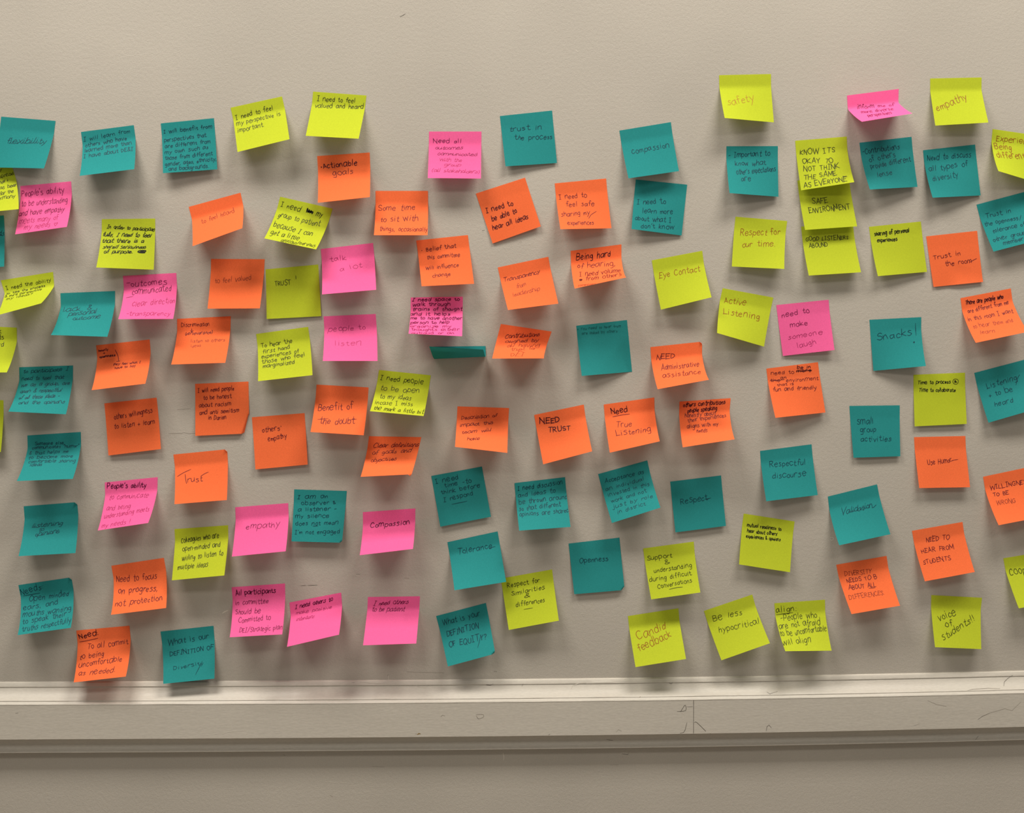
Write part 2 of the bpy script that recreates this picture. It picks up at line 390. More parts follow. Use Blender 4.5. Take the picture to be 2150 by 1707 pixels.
def sheet_grid(nt, n):
    """(n+1)x(n+1) grid of points (x, out, z) in mm, rows run down the sheet, columns left to right"""
    s = np.linspace(0, 1, n + 1); hw = nt['w'] / 2
    if 'foldL' in nt:
        L = folded_curve((-hw, 0), nt['foldL'], nt['BL'], s); R = folded_curve((hw, 0), nt['foldR'], nt['BR'], s)
    else:
        L = edge_curve((-hw, 0), nt['BL'], s, nt['sharp']); R = edge_curve((hw, 0), nt['BR'], s, nt['sharp'])
    u = np.linspace(0, 1, n + 1)
    G = L[:, None, :] * (1 - u)[None, :, None] + R[:, None, :] * u[None, :, None]
    U, S = np.meshgrid(u, s)
    rng = np.random.default_rng(nt['seed'])
    lift = np.clip((S - 0.2) / 0.8, 0, 1)
    ph = rng.uniform(0, 6.28, 4)
    wav = 0.5 * np.sin(5.0 * U + ph[0] + 2 * S) + 0.35 * np.sin(7 * S + ph[1] + 3 * U)
    edge = 4 * U * (1 - U)
    G[..., 1] += wav * lift * (edge * 0.9 + 0.1) * (1 - S * 0.55)
    if nt.get('crease') == 1:      # diagonal crease rising to the right edge
        d = np.clip((U - 1.0) * 0.8 + (S - 0.30) * 0.85, 0, 1); G[..., 1] -= d * 30 * np.clip(U - .25, 0, 1) * (1 - .75 * S)
    if nt.get('crease') == 2:      # short crease from the middle to the lower right
        d = np.clip((S - 0.52) - (U - 0.40) * 0.52, 0, 1); G[..., 1] += np.where(U > .3, -d * 26 * (1 - S) + d * 4, 0) * np.clip((U - .3) * 4, 0, 1)
    G[..., 1] = np.maximum(G[..., 1], 0.0) + 0.35
    return G
#SURF-END

def corner_folds(nt, G, n):
    """turned corners: everything beyond a line (given in u,s) is folded out of the sheet"""
    for (u0, s0, u1, s1, ang, sx) in nt['folds']:
        u = np.linspace(0, 1, n + 1); U, S = np.meshgrid(u, u)
        a = np.array([u0, s0]); b = np.array([u1, s1]); e = (b - a) / np.linalg.norm(b - a)
        nn = np.array([-e[1], e[0]])
        c = np.array([1.0 if sx > 0 else 0.0, 1.0 if abs(sx) == 1 else 0.0])
        if (c - a) @ nn < 0: nn = -nn
        d = (U - a[0]) * nn[0] + (S - a[1]) * nn[1]
        msk = d > 1e-6
        uf = np.clip(U - d * nn[0], 0, 1); sf = np.clip(S - d * nn[1], 0, 1)
        eps = 1.0 / n
        def at(u_, s_): return bil(G, u_, s_, n)
        base = at(uf, sf)
        back = at(np.clip(uf - eps * nn[0], 0, 1), np.clip(sf - eps * nn[1], 0, 1))
        t3 = base - back; t3 /= (np.linalg.norm(t3, axis=-1, keepdims=True) + 1e-9)
        ux = at(np.clip(uf + eps * e[0], 0, 1), np.clip(sf + eps * e[1], 0, 1)) - at(np.clip(uf - eps * e[0], 0, 1), np.clip(sf - eps * e[1], 0, 1))
        ux /= (np.linalg.norm(ux, axis=-1, keepdims=True) + 1e-9)
        nr = np.cross(t3, ux); nr *= np.where(nr[..., 1:2] < 0, -1, 1)
        dist = d * SIDE
        th = ang * np.clip(dist / 2.0, 0.35, 1)
        new = base + t3 * (dist * np.cos(th))[..., None] + nr * (dist * np.sin(th))[..., None]
        new[..., 1] = np.maximum(new[..., 1], 0.4)
        G = np.where(msk[..., None], new, G)
    return G

def bil(G, u, s, n):
    x = np.clip(u, 0, 1) * n; y = np.clip(s, 0, 1) * n
    i = np.clip(np.floor(x).astype(int), 0, n - 1); j = np.clip(np.floor(y).astype(int), 0, n - 1)
    fx = (x - i)[..., None]; fy = (y - j)[..., None]
    return (G[j, i] * (1 - fx) + G[j, i + 1] * fx) * (1 - fy) + (G[j + 1, i] * (1 - fx) + G[j + 1, i + 1] * fx) * fy

# ------------------------------------------------------------------ single stroke handwriting
# x height 10, ascender 16, descender -6; strokes separated by ';', a doubled point makes a corner
GL = {
'a': (9, '8,8 5,10 1,8 0,4 2,0 5,1 8,7;8,10 8,3 9,0'), 'b': (8, '0,16 0,0;0,6 3,10 7,8 7,3 4,0 0,2'),
'c': (7, '7,8 4,10 1,8 0,4 2,0 5,0 7,2'), 'd': (8, '7,7 4,10 1,8 0,4 2,0 5,1 7,4;7,16 7,0'),
'e': (8, '0,5 7,6 6,9 4,10 1,8 0,4 2,0 5,0 7,2'), 'f': (6, '7,14 5,16 3,14 3,0;0,9 6,9'),
'g': (8, '7,8 4,10 1,8 0,4 3,1 6,3 7,7;7,10 7,-3 5,-6 1,-5'), 'h': (7, '0,16 0,0;0,6 3,10 6,9 7,0'),
'i': (3, '1,10 1,0;1,13 1,13.6'), 'j': (4, '3,10 3,-4 1,-6 -1,-5;3,13 3,13.6'), 'k': (7, '0,16 0,0;6,10 0,4 0,4 7,0'),
'l': (3, '1,16 1,0'), 'm': (12, '0,10 0,0;0,6 2,10 5,9 5,0;5,6 8,10 11,9 11,0'), 'n': (8, '0,10 0,0;0,6 3,10 6,9 7,0'),
'o': (7, '4,10 1,8 0,4 3,0 6,1 7,6 4,10'), 'p': (8, '0,10 0,-6;0,7 3,10 7,8 7,3 4,0 0,2'),
'q': (8, '7,8 4,10 1,8 0,4 3,0 6,2 7,7;7,10 7,-6 9,-4'), 'r': (6, '0,10 0,0;0,6 3,10 6,9'),
's': (7, '6,9 3,10 1,8 3,6 6,4 5,1 2,0 0,1'), 't': (6, '3,15 3,2 5,0 7,1;0,10 6,10'), 'u': (8, '0,10 0,3 2,0 5,1 7,5;7,10 7,0'),
'v': (8, '0,10 4,0 4,0 8,10'), 'w': (12, '0,10 3,0 3,0 6,8 6,8 9,0 9,0 12,10'), 'x': (7, '0,10 7,0;7,10 0,0'),
'y': (8, '0,10 4,2;8,10 4,0 1,-6'), 'z': (7, '0,10 7,10 7,10 0,0 0,0 7,0'),
'A': (10, '0,0 5,15 5,15 10,0;2,5 8,5'), 'B': (9, '0,15 0,0;0,15 6,14 7,11 5,8 0,8;0,8 7,7 8,3 5,0 0,0'),
'C': (10, '9,12 6,15 2,13 0,7 2,1 6,0 9,2'), 'D': (10, '0,15 0,0;0,15 6,13 9,8 6,2 0,0'), 'E': (8, '8,15 0,15 0,15 0,0 0,0 8,0;0,8 6,8'),
'F': (8, '8,15 0,15 0,15 0,0;0,8 6,8'), 'G': (10, '9,12 6,15 2,13 0,7 2,1 6,0 9,3 9,7 9,7 6,7'), 'H': (9, '0,15 0,0;8,15 8,0;0,8 8,8'),
'I': (7, '3,15 3,0;0,15 6,15;0,0 6,0'), 'J': (7, '6,15 6,3 3,0 0,2'), 'K': (9, '0,15 0,0;8,15 0,6 0,6 9,0'), 'L': (8, '0,15 0,0 0,0 8,0'),
'M': (12, '0,0 1,15 1,15 6,4 6,4 10,15 10,15 11,0'), 'N': (10, '0,0 0,15 0,15 9,0 9,0 9,15'), 'O': (10, '5,15 1,12 0,6 3,0 7,1 10,7 8,13 5,15'),
'P': (9, '0,15 0,0;0,15 6,14 8,11 6,7 0,7'), 'Q': (11, '5,15 1,12 0,6 3,0 7,1 10,7 8,13 5,15;6,4 11,-1'), 'R': (9, '0,15 0,0;0,15 6,14 7,11 5,8 0,8;2,8 8,0'),
'S': (8, '8,13 5,15 1,13 2,9 6,7 8,3 5,0 0,2'), 'T': (10, '5,15 5,0;0,15 10,15'), 'U': (10, '0,15 0,4 3,0 7,1 9,5 9,15'), 'V': (10, '0,15 5,0 5,0 10,15'),
'W': (14, '0,15 3,0 3,0 7,12 7,12 11,0 11,0 14,15'), 'X': (9, '0,15 9,0;9,15 0,0'), 'Y': (9, '0,15 4,7;9,15 4,7 3,0'), 'Z': (9, '0,15 9,15 9,15 0,0 0,0 9,0'),
'.': (2, '0,0 0.5,0.4'), ',': (3, '1,1 0,-3'), "'": (2, '1,15 0,12'), '"': (4, '1,15 0,12;3,15 2,12'), '!': (3, '1,15 1,4;1,1 1,0.4'),
'?': (8, '0,12 2,15 6,15 7,11 4,8 3,5;3,1 3,0.4'), '&': (9, '9,4 5,0 1,1 1,4 5,10 6,13 4,15 2,13 3,9 9,0'), '+': (8, '4,10 4,1;0,5.5 8,5.5'), '-': (6, '0,6 6,7'),
'/': (7, '0,-2 7,15'), '(': (4, '4,15 1,10 1,3 4,-2'), ')': (4, '0,15 3,10 3,3 0,-2'), ':': (3, '1,8 1.4,8.4;1,1 1.4,1.4'),
'*': (5, '1,5 2.4,6 2.4,5 1,6'), '<': (10, '5,0 0,7 1,10 4,9 5,7 6,9 9,10 10,7 5,0')}
PARSED = {k: (w, [np.array([[float(q) for q in p.split(',')] for p in st.split()]) for st in s.split(';')]) for k, (w, s) in GL.items()}

def write_line(text, A, B, h, style, rng):
    """pen strokes (2-D polylines, mm in the sheet's own plane, y up) for one written line"""
    caps = 'k' in style; cur = 'c' in style
    sy = h / (15.0 if caps else 11.8)
    slant = (0.27 if cur else 0.06) + rng.normal(0, 0.03)
    gap = 2.6 if not cur else 2.0
    x = 0.0; segs = []; prev = None
    for ch in text:
        if ch == ' ':
            x += 9.5; prev = None; continue
        if ch not in PARSED: continue
        w, sts = PARSED[ch]
        rot = rng.normal(0, 0.075); k = 1 + rng.normal(0, 0.10); dy = rng.normal(0, 0.75)
        for st in sts:
            q = st + rng.normal(0, 0.36, st.shape) * (1.0 if len(st) > 2 else 0.5)
            q = np.stack([q[:, 0] * k - q[:, 1] * rot, q[:, 1] * k + q[:, 0] * rot + dy], 1)
            segs.append(smooth(q, 4) + (x, 0))
        if cur and prev is not None and ch.islower():
            segs.append(smooth(np.array([[prev, 0.8], [prev + 1.0, 1.0], [x, 4.5]]), 2))
        x += w * k + gap
        prev = x - gap - 0.3 if ch.islower() else None
    total = max(x - gap, 1.0)
    d = B - A; ln = np.linalg.norm(d); e = d / ln; up = np.array([-e[1], e[0]])
    sx = ln / total
    out = []
    for q in segs:
        X = (q[:, 0]) * sx + slant * q[:, 1] * sy; Y = q[:, 1] * sy
        out.append(A + X[:, None] * e + Y[:, None] * up)
    return out

WIDTH = {'p': 0.87, 'c': 0.80, 'k': 0.92}
def pen_width(style, h):
    w = WIDTH[style[0]] if style[0] in WIDTH else 0.8
    if h < 4.2: w *= 0.86
    if h > 7: w *= 1.12
    if 't' in style: w *= 0.82
    if 'f' in style: w *= 0.72
    if 'b' in style: w *= 1.30
    return w

def make_note(nt):
    n = 44 if nt['folds'] else 30
    root = bpy.data.objects.new('sticky_note', None)
    root.empty_display_size = 0.02
    COL.objects.link(root)
    root.location = (nt['cx'] * MM, 0, nt['cz'] * MM)
    root.rotation_euler = (0, nt['rot'], 0)
    root['label'] = nt['label']; root['category'] = 'sticky note'; root['group'] = 'sticky notes stuck on the wall'
    G0 = sheet_grid(nt, n)
    G = corner_folds(nt, G0, n)
    V = np.stack([G[..., 0], -G[..., 1], G[..., 2]], -1).reshape(-1, 3) * MM
    F = [(j * (n + 1) + i, (j + 1) * (n + 1) + i, (j + 1) * (n + 1) + i + 1, j * (n + 1) + i + 1) for j in range(n) for i in range(n)]
    mesh_obj('paper_sheet', V, F, [PAPER[nt['col']]], root)
    # ink
    rng = np.random.default_rng(nt['seed'] + 1000)
    V = []; F = []; I = []; mats = []
    def lay(P, w, style):
        m = ink(nt['col'], style)
        if m not in mats: mats.append(m)
        A, B = ribbon2d(P, w)
        k = len(V); c = len(A)
        for Q in (A, B):
            u = np.clip(Q[:, 0] / SIDE, 0.004, 0.996); s = np.clip(-Q[:, 1] / SIDE, 0.004, 0.996)
            p = bil(G, u, s, n)
            du = bil(G, u + 0.01, s, n) - bil(G, u - 0.01, s, n); ds = bil(G, u, s + 0.01, n) - bil(G, u, s - 0.01, n)
            nr = np.cross(ds, du); nr /= (np.linalg.norm(nr, axis=1)[:, None] + 1e-9)
            nr *= np.where(nr[:, 1:2] < 0, -1, 1)
            p = p + nr * 0.13
            V.extend((q[0] * MM, -q[1] * MM, q[2] * MM) for q in p)
        for i in range(c - 1):
            F.append((k + i, k + c + i, k + c + i + 1, k + i + 1)); I.append(mats.index(m))
    for (text, u0, s0, u1, s1, h, style) in nt['lines']:
        A = np.array([u0, -s0]) * SIDE; B = np.array([u1, -s1]) * SIDE
        for P in write_line(text, A, B, h, style, rng): lay(P, pen_width(style, h), style)
    for (pts, style) in nt['strokes']:
        P = smooth(np.array([(u, -s) for u, s in pts]) * SIDE, 4)
        lay(P, 1.5 if 'B' in style else pen_width(style, 5), style)
    if V:
        mesh_obj('handwriting', V, F, mats, root, smooth=False, idx=I)
    return root

# ------------------------------------------------------------------ the notes: place of the glued top edge on the wall (mm),
# tilt, free lower corners (x, distance from the wall, z in the note's own frame), writing in sheet coordinates
NOTES = [{'col': 'T', 'label': 'teal sticky note reading "flexibility" in cursive, cut by the left picture edge', 'cx': -637.5, 'cz': 1822.63, 'rot': 0.074, 'w': 76.84, 'seed': 1, 'sharp': 0.53, 'folds': [], 'BL': (-42.64, 8.1, -74.14), 'BR': (33.78, 20.25, -71.75), 'lines': [('flexibility', 0.165, 0.517, 0.893, 0.459, 6.97, 'c')], 'strokes': []},
 {'col': 'T', 'label': 'teal sticky note reading "I will learn from others who have learned more"', 'cx': -525.93, 'cz': 1809.22, 'rot': -0.1333, 'w': 75.61, 'seed': 2, 'sharp': 0.53, 'folds': [], 'BL': (-39.22, 30.65, -68.11), 'BR': (37.23, 29.68, -68.55), 'lines': [('I will learn from', 0.029, 0.178, 0.916, 0.126, 3.99, 'p'), ('others who have', 0.055, 0.302, 0.834, 0.255, 4.42, 'p'), ('learned more than', 0.042, 0.421, 0.925, 0.367, 5.01, 'p'), ('I have about DE&I', 0.032, 0.548, 0.952, 0.513, 5.22, 'p')], 'strokes': []},
 {'col': 'T', 'label': 'teal sticky note full of writing, "I will benefit from perspectives that are different"', 'cx': -412.1, 'cz': 1820.83, 'rot': -0.1029, 'w': 76.16, 'seed': 3, 'sharp': 0.53, 'folds': [], 'BL': (-39.84, 13.12, -73.52), 'BR': (35.91, 6.35, -74.4), 'lines': [('I will benefit from', 0.042, 0.194, 0.948, 0.185, 4.28, 'p'), ('perspectives that', 0.04, 0.369, 0.829, 0.337, 4.47, 'p'), ('are different from', 0.053, 0.486, 0.897, 0.467, 4.5, 'p'), ('my own such as', 0.041, 0.611, 0.849, 0.576, 4.38, 'p'), ('those from different', 0.047, 0.73, 0.925, 0.714, 4.39, 'p'), ('gender, ages, ethnicity,', 0.044, 0.857, 0.993, 0.825, 4.25, 'p'), ('and backgrounds.', 0.108, 0.958, 0.847, 0.954, 4.27, 'p')], 'strokes': []},
 {'col': 'L', 'label': 'lime sticky note half hidden under the "flexibility" note at the left edge', 'cx': -699.16, 'cz': 1751.98, 'rot': -0.0877, 'w': 74.78, 'seed': 4, 'sharp': 0.53, 'folds': [], 'BL': (-23.28, 28.17, -67.73), 'BR': (51.94, 29.8, -66.93), 'lines': [('every', 0.531, 0.081, 0.79, 0.069, 3.64, 'c'), ('spread', 0.708, 0.208, 0.983, 0.163, 3.54, 'c'), ('how +', 0.686, 0.329, 0.85, 0.295, 4.13, 'c'), ('as been', 0.673, 0.451, 1.003, 0.414, 4.35, 'c'), ('for the', 0.66, 0.598, 0.922, 0.553, 4.51, 'c'), ('harmony', 0.553, 0.716, 0.939, 0.675, 5.02, 'c')], 'strokes': []},
 {'col': 'P', 'label': 'pink sticky note reading "People\'s ability to be understanding and have empathy"', 'cx': -614.46, 'cz': 1730.35, 'rot': -0.0956, 'w': 72.33, 'seed': 5, 'sharp': 0.53, 'folds': [], 'BL': (-42.79, 21.64, -71.19), 'BR': (32.94, 29.32, -68.63), 'lines': [("People's ability", 0.024, 0.194, 0.854, 0.199, 6.58, 'p'), ('to be understanding', 0.04, 0.407, 0.925, 0.4, 6.82, 'p'), ('and have empathy', 0.012, 0.598, 0.88, 0.607, 7.09, 'p'), ('meets many of', 0.038, 0.774, 0.785, 0.78, 6.79, 'pt'), ('my needs <', 0.157, 0.922, 0.793, 0.933, 6.82, 'pt')], 'strokes': []},
 {'col': 'T', 'label': 'teal sticky note cut by the left edge, below the half hidden lime note', 'cx': -712.19, 'cz': 1681.94, 'rot': -0.0818, 'w': 76.05, 'seed': 6, 'sharp': 0.53, 'folds': [], 'BL': (-43.72, 9.14, -73.92), 'BR': (35.01, 9.45, -74.04), 'lines': [('needs', 0.67, 0.388, 0.988, 0.388, 5.98, 'c')], 'strokes': []},
 {'col': 'L', 'label': 'lime sticky note in heavy black ink, "In order to participate fully"', 'cx': -497.55, 'cz': 1680.38, 'rot': -0.0136, 'w': 75.98, 'seed': 7, 'sharp': 0.53, 'folds': [], 'BL': (-40.5, 22.46, -71.2), 'BR': (36.44, 8.94, -74.15), 'lines': [('In order to participate', 0.094, 0.177, 0.989, 0.238, 4.11, 'cb'), ('fully, I need to feel', 0.02, 0.325, 0.918, 0.358, 4.61, 'cb'), ('that there is a', 0.027, 0.462, 0.791, 0.463, 4.41, 'cb'), ('shared seriousness', 0.057, 0.583, 0.838, 0.581, 4.16, 'cb'), ('of purpose.', 0.086, 0.683, 0.604, 0.681, 4.23, 'cb')], 'strokes': [([(0.697, 0.653), (0.72, 0.629), (0.824, 0.621), (0.833, 0.643), (0.706, 0.658), (0.77, 0.67), (0.831, 0.664), (0.745, 0.643), (0.8, 0.632)], 'B')]},
 {'col': 'P', 'label': 'pink sticky note listing outcomes communicated, clear direction and transparency', 'cx': -468.46, 'cz': 1600.72, 'rot': -0.0554, 'w': 76.33, 'seed': 8, 'sharp': 0.48, 'folds': [], 'BL': (-37.38, 38.4, -64.07), 'BR': (37.52, 31.75, -67.61), 'lines': [('-outcomes', 0.055, 0.198, 0.814, 0.201, 6.22, 'p'), ('communicated', 0.162, 0.37, 0.892, 0.34, 7.03, 'p'), ('clear direction', 0.193, 0.653, 0.98, 0.609, 7.29, 'pt'), ('-transparency', 0.117, 0.892, 0.924, 0.907, 6.6, 'pt')], 'strokes': [([(0.06, 0.437), (0.183, 0.417)], 'p')]},
 {'col': 'L', 'label': 'lime sticky note strongly curled, "I need the ability", at the left edge', 'cx': -643.0, 'cz': 1598.25, 'rot': -0.1611, 'w': 75.3, 'seed': 9, 'sharp': 0.85, 'folds': [], 'BL': (-31.23, 50.81, -54.38), 'BR': (33.11, 56.0, -48.33), 'lines': [('I need the ability', 0.056, 0.183, 0.943, 0.159, 3.56, 'p'), ('to see the process', 0.044, 0.28, 0.821, 0.238, 2.53, 'p'), ('& more perspective', 0.024, 0.376, 0.762, 0.33, 4.32, 'p'), ('my ideas?', 0.07, 0.473, 0.603, 0.449, 4.47, 'p')], 'strokes': []},
 {'col': 'T', 'label': 'teal sticky note with cursive "lack & personal outcome"', 'cx': -556.89, 'cz': 1575.38, 'rot': -0.0407, 'w': 77.93, 'seed': 10, 'sharp': 0.53, 'folds': [], 'BL': (-40.41, 42.49, -61.42), 'BR': (34.8, 33.18, -66.8), 'lines': [('lack &', 0.052, 0.362, 0.577, 0.339, 6.52, 'c'), ('personal', 0.178, 0.468, 0.681, 0.423, 5.81, 'c'), ('outcome', 0.282, 0.578, 0.774, 0.538, 5.33, 'c')], 'strokes': []},
 {'col': 'L', 'label': 'lime sticky note cut by the left edge, above the cursive teal "to participate" note', 'cx': -695.84, 'cz': 1526.14, 'rot': 0.0452, 'w': 74.47, 'seed': 11, 'sharp': 0.53, 'folds': [], 'BL': (-40.16, 29.62, -68.51), 'BR': (40.35, 37.86, -64.32), 'lines': [('speak', 0.35, 0.143, 0.713, 0.113, 5.62, 'p'), ('needs', 0.49, 0.256, 0.759, 0.221, 5.02, 'p'), ('heard', 0.473, 0.406, 0.781, 0.376, 5.89, 'p')], 'strokes': []},
 {'col': 'O', 'label': 'orange sticky note with tiny writing "honesty + openness" and a curved arrow', 'cx': -507.82, 'cz': 1502.96, 'rot': -0.1096, 'w': 77.13, 'seed': 12, 'sharp': 0.53, 'folds': [], 'BL': (-40.1, 38.26, -64.14), 'BR': (35.7, 39.24, -63.5), 'lines': [('honesty', 0.039, 0.122, 0.213, 0.113, 2.23, 'p'), ('+', 0.115, 0.187, 0.157, 0.181, 2.73, 'p'), ('openness', 0.045, 0.237, 0.336, 0.233, 2.27, 'pb'), ('they feel what I', 0.309, 0.433, 0.827, 0.449, 2.82, 'p'), ('have to say', 0.352, 0.519, 0.743, 0.519, 2.93, 'p')], 'strokes': [([(0.345, 0.119), (0.386, 0.23), (0.41, 0.354)], 'p'), ([(0.368, 0.354), (0.434, 0.351)], 'p')]},
 {'col': 'T', 'label': 'teal sticky note in slanted cursive, "to participate I need to feel that"', 'cx': -617.68, 'cz': 1468.64, 'rot': -0.0311, 'w': 76.61, 'seed': 13, 'sharp': 0.53, 'folds': [], 'BL': (-40.18, 41.08, -62.36), 'BR': (34.81, 27.58, -69.33), 'lines': [('to participate I', 0.069, 0.112, 0.911, 0.094, 3.75, 'c'), ('need to feel that', 0.045, 0.241, 0.83, 0.24, 4.04, 'c'), ('we as a group, are', 0.054, 0.376, 0.953, 0.361, 4.4, 'c'), ('open & respectful', 0.07, 0.516, 0.82, 0.504, 4.27, 'c'), ('of all these ideas -', 0.084, 0.668, 0.801, 0.626, 4.46, 'c'), ('and the opinions', 0.118, 0.793, 0.922, 0.755, 4.56, 'c')], 'strokes': []},
 {'col': 'O', 'label': 'orange sticky note reading "others willingness to listen + learn"', 'cx': -498.05, 'cz': 1419.02, 'rot': -0.1076, 'w': 75.35, 'seed': 14, 'sharp': 0.53, 'folds': [], 'BL': (-39.71, 3.5, -75.4), 'BR': (36.92, 6.89, -74.38), 'lines': [('others willingness', 0.161, 0.325, 0.891, 0.272, 5.47, 'p'), ('to listen + learn', 0.147, 0.502, 0.924, 0.496, 5.48, 'p')], 'strokes': []},
 {'col': 'T', 'label': 'teal sticky note reading "Someone else communicates humor & that helps me"', 'cx': -607.81, 'cz': 1371.44, 'rot': -0.0631, 'w': 76.3, 'seed': 15, 'sharp': 0.53, 'folds': [], 'BL': (-41.6, 41.88, -61.76), 'BR': (34.9, 37.73, -64.39), 'lines': [('Someone else', 0.138, 0.187, 0.677, 0.204, 3.47, 'p'), ('communicates "humor"', 0.091, 0.257, 0.965, 0.283, 3.41, 'p'), ('& that helps me', 0.046, 0.364, 0.783, 0.383, 3.85, 'p'), ('to become more', 0.056, 0.461, 0.883, 0.485, 3.97, 'p'), ('comfortable sharing', 0.081, 0.552, 0.954, 0.597, 4.08, 'p'), ('ideas', 0.126, 0.632, 0.346, 0.639, 4.28, 'p')], 'strokes': []},
 {'col': 'L', 'label': 'lime sticky note sliver at the left edge, lowest of the lime ones there', 'cx': -716.8, 'cz': 1422.27, 'rot': 0.0623, 'w': 75.5, 'seed': 16, 'sharp': 0.53, 'folds': [], 'BL': (-36.06, 6.9, -79.33), 'BR': (42.44, 12.36, -73.52), 'lines': [], 'strokes': []},
 {'col': 'T', 'label': 'teal sticky note with cursive "listening to opinions"', 'cx': -614.48, 'cz': 1269.43, 'rot': -0.0727, 'w': 76.74, 'seed': 17, 'sharp': 0.53, 'folds': [(0.94, 0, 1, 0.06, 1.25, 2)], 'BL': (-38.93, 32.27, -67.37), 'BR': (38.51, 25.36, -70.26), 'lines': [('listening', 0.143, 0.426, 0.713, 0.41, 4.9, 'c'), ('to', 0.283, 0.51, 0.379, 0.499, 4.19, 'c'), ('opinions', 0.229, 0.604, 0.668, 0.563, 5.04, 'c')], 'strokes': []},
 {'col': 'P', 'label': 'pink sticky note reading "People\'s ability to communicate and being understanding"', 'cx': -498.41, 'cz': 1304.19, 'rot': -0.0959, 'w': 76.31, 'seed': 18, 'sharp': 0.53, 'folds': [], 'BL': (-42.87, 37.54, -64.41), 'BR': (30.09, 43.21, -60.4), 'lines': [("People's ability", 0.043, 0.114, 0.785, 0.161, 5.24, 'pb'), ('to communicate', 0.084, 0.325, 0.844, 0.365, 5.73, 'pt'), ('and being', 0.069, 0.551, 0.533, 0.576, 6.43, 'pt'), ('understanding meets', 0.062, 0.734, 0.93, 0.68, 6.09, 'pt'), ('my needs !', 0.059, 0.95, 0.62, 0.935, 6.71, 'pt')], 'strokes': []},
 {'col': 'O', 'label': 'orange sticky note in large script, "Need to focus on progress, not protection"', 'cx': -490.73, 'cz': 1184.8, 'rot': -0.1449, 'w': 76.49, 'seed': 19, 'sharp': 0.38, 'folds': [], 'BL': (-36.97, 37.81, -64.41), 'BR': (39.32, 31.52, -67.72), 'lines': [('Need to focus', 0.053, 0.315, 0.816, 0.373, 6.72, 'p'), ('on progress,', 0.088, 0.557, 0.829, 0.602, 7.14, 'p'), ('not protection', 0.051, 0.816, 0.917, 0.817, 7.49, 'p')], 'strokes': []},
 {'col': 'T', 'label': 'teal sticky note reading "Needs: Open minded ears, and mouths wanting to speak"', 'cx': -623.99, 'cz': 1157.58, 'rot': -0.1397, 'w': 76.99, 'seed': 20, 'sharp': 0.38, 'folds': [(0.94, 0, 1, 0.06, 1.25, 2)], 'BL': (-35.93, 34.87, -66.01), 'BR': (38.69, 32.9, -67.07), 'lines': [('Needs:', 0.018, 0.187, 0.447, 0.133, 6.27, 'p'), ('Open minded', 0.157, 0.336, 0.898, 0.328, 5.71, 'p'), ('ears, and', 0.05, 0.491, 0.706, 0.469, 5.67, 'p'), ('mouths wanting', 0.041, 0.621, 0.958, 0.63, 5.86, 'p'), ('to speak their', 0.056, 0.769, 0.874, 0.733, 6.18, 'p'), ('truths respectfully', 0.073, 0.937, 0.984, 0.882, 6.28, 'p')], 'strokes': [([(0.055, 0.212), (0.367, 0.205)], 'p')]},
 {'col': 'O', 'label': 'orange sticky note above the rail, "Need: To all commit to being uncomfortable"', 'cx': -541.84, 'cz': 1088.42, 'rot': -0.0816, 'w': 76.77, 'seed': 21, 'sharp': 0.38, 'folds': [], 'BL': (-37.74, 31.5, -67.73), 'BR': (38.14, 37.13, -64.82), 'lines': [('Need:', 0.048, 0.155, 0.41, 0.125, 5.33, 'pb'), ('To all commit', 0.186, 0.37, 0.954, 0.328, 5.64, 'p'), ('to being', 0.055, 0.551, 0.508, 0.526, 5.83, 'p'), ('uncomfortable', 0.055, 0.704, 0.866, 0.655, 6.09, 'p'), ('as needed.', 0.07, 0.873, 0.773, 0.873, 6.44, 'p')], 'strokes': [([(0.042, 0.221), (0.21, 0.206), (0.388, 0.181)], 'p')]},
 {'col': 'T', 'label': 'teal sticky note above the rail, "What is our DEFINITION OF Diversity"', 'cx': -420.69, 'cz': 1086.38, 'rot': -0.1002, 'w': 77.0, 'seed': 22, 'sharp': 0.38, 'folds': [], 'BL': (-36.63, 21.85, -71.41), 'BR': (35.97, 18.4, -72.78), 'lines': [('What is our', 0.115, 0.276, 0.89, 0.23, 5.96, 'p'), ('DEFINITION OF', 0.138, 0.488, 0.978, 0.443, 6.16, 'k'), ('Diversity', 0.196, 0.758, 0.779, 0.71, 4.16, 'p')], 'strokes': [([(0.756, 0.651), (0.629, 0.886)], 'p')]},
 {'col': 'L', 'label': 'lime sticky note reading "I need to feel my perspective is important."', 'cx': -313.47, 'cz': 1848.06, 'rot': -0.2215, 'w': 75.47, 'seed': 23, 'sharp': 0.85, 'folds': [], 'BL': (-38.44, 26.45, -69.86), 'BR': (37.59, 29.31, -68.71), 'lines': [('I need to feel', 0.05, 0.246, 0.781, 0.204, 5.09, 'p'), ('my perspective is', 0.051, 0.381, 0.902, 0.372, 5.87, 'p'), ('important.', 0.05, 0.55, 0.565, 0.54, 5.87, 'p')], 'strokes': []},
 {'col': 'L', 'label': 'lime sticky note reading "I need to feel valued and heard"', 'cx': -193.69, 'cz': 1860.84, 'rot': 0.0675, 'w': 76.61, 'seed': 24, 'sharp': 0.85, 'folds': [], 'BL': (-40.77, 27.74, -69.31), 'BR': (34.27, 29.65, -68.45), 'lines': [('I need to feel', 0.088, 0.168, 0.804, 0.149, 4.82, 'p'), ('valued and heard', 0.064, 0.308, 0.969, 0.258, 5.4, 'p')], 'strokes': []},
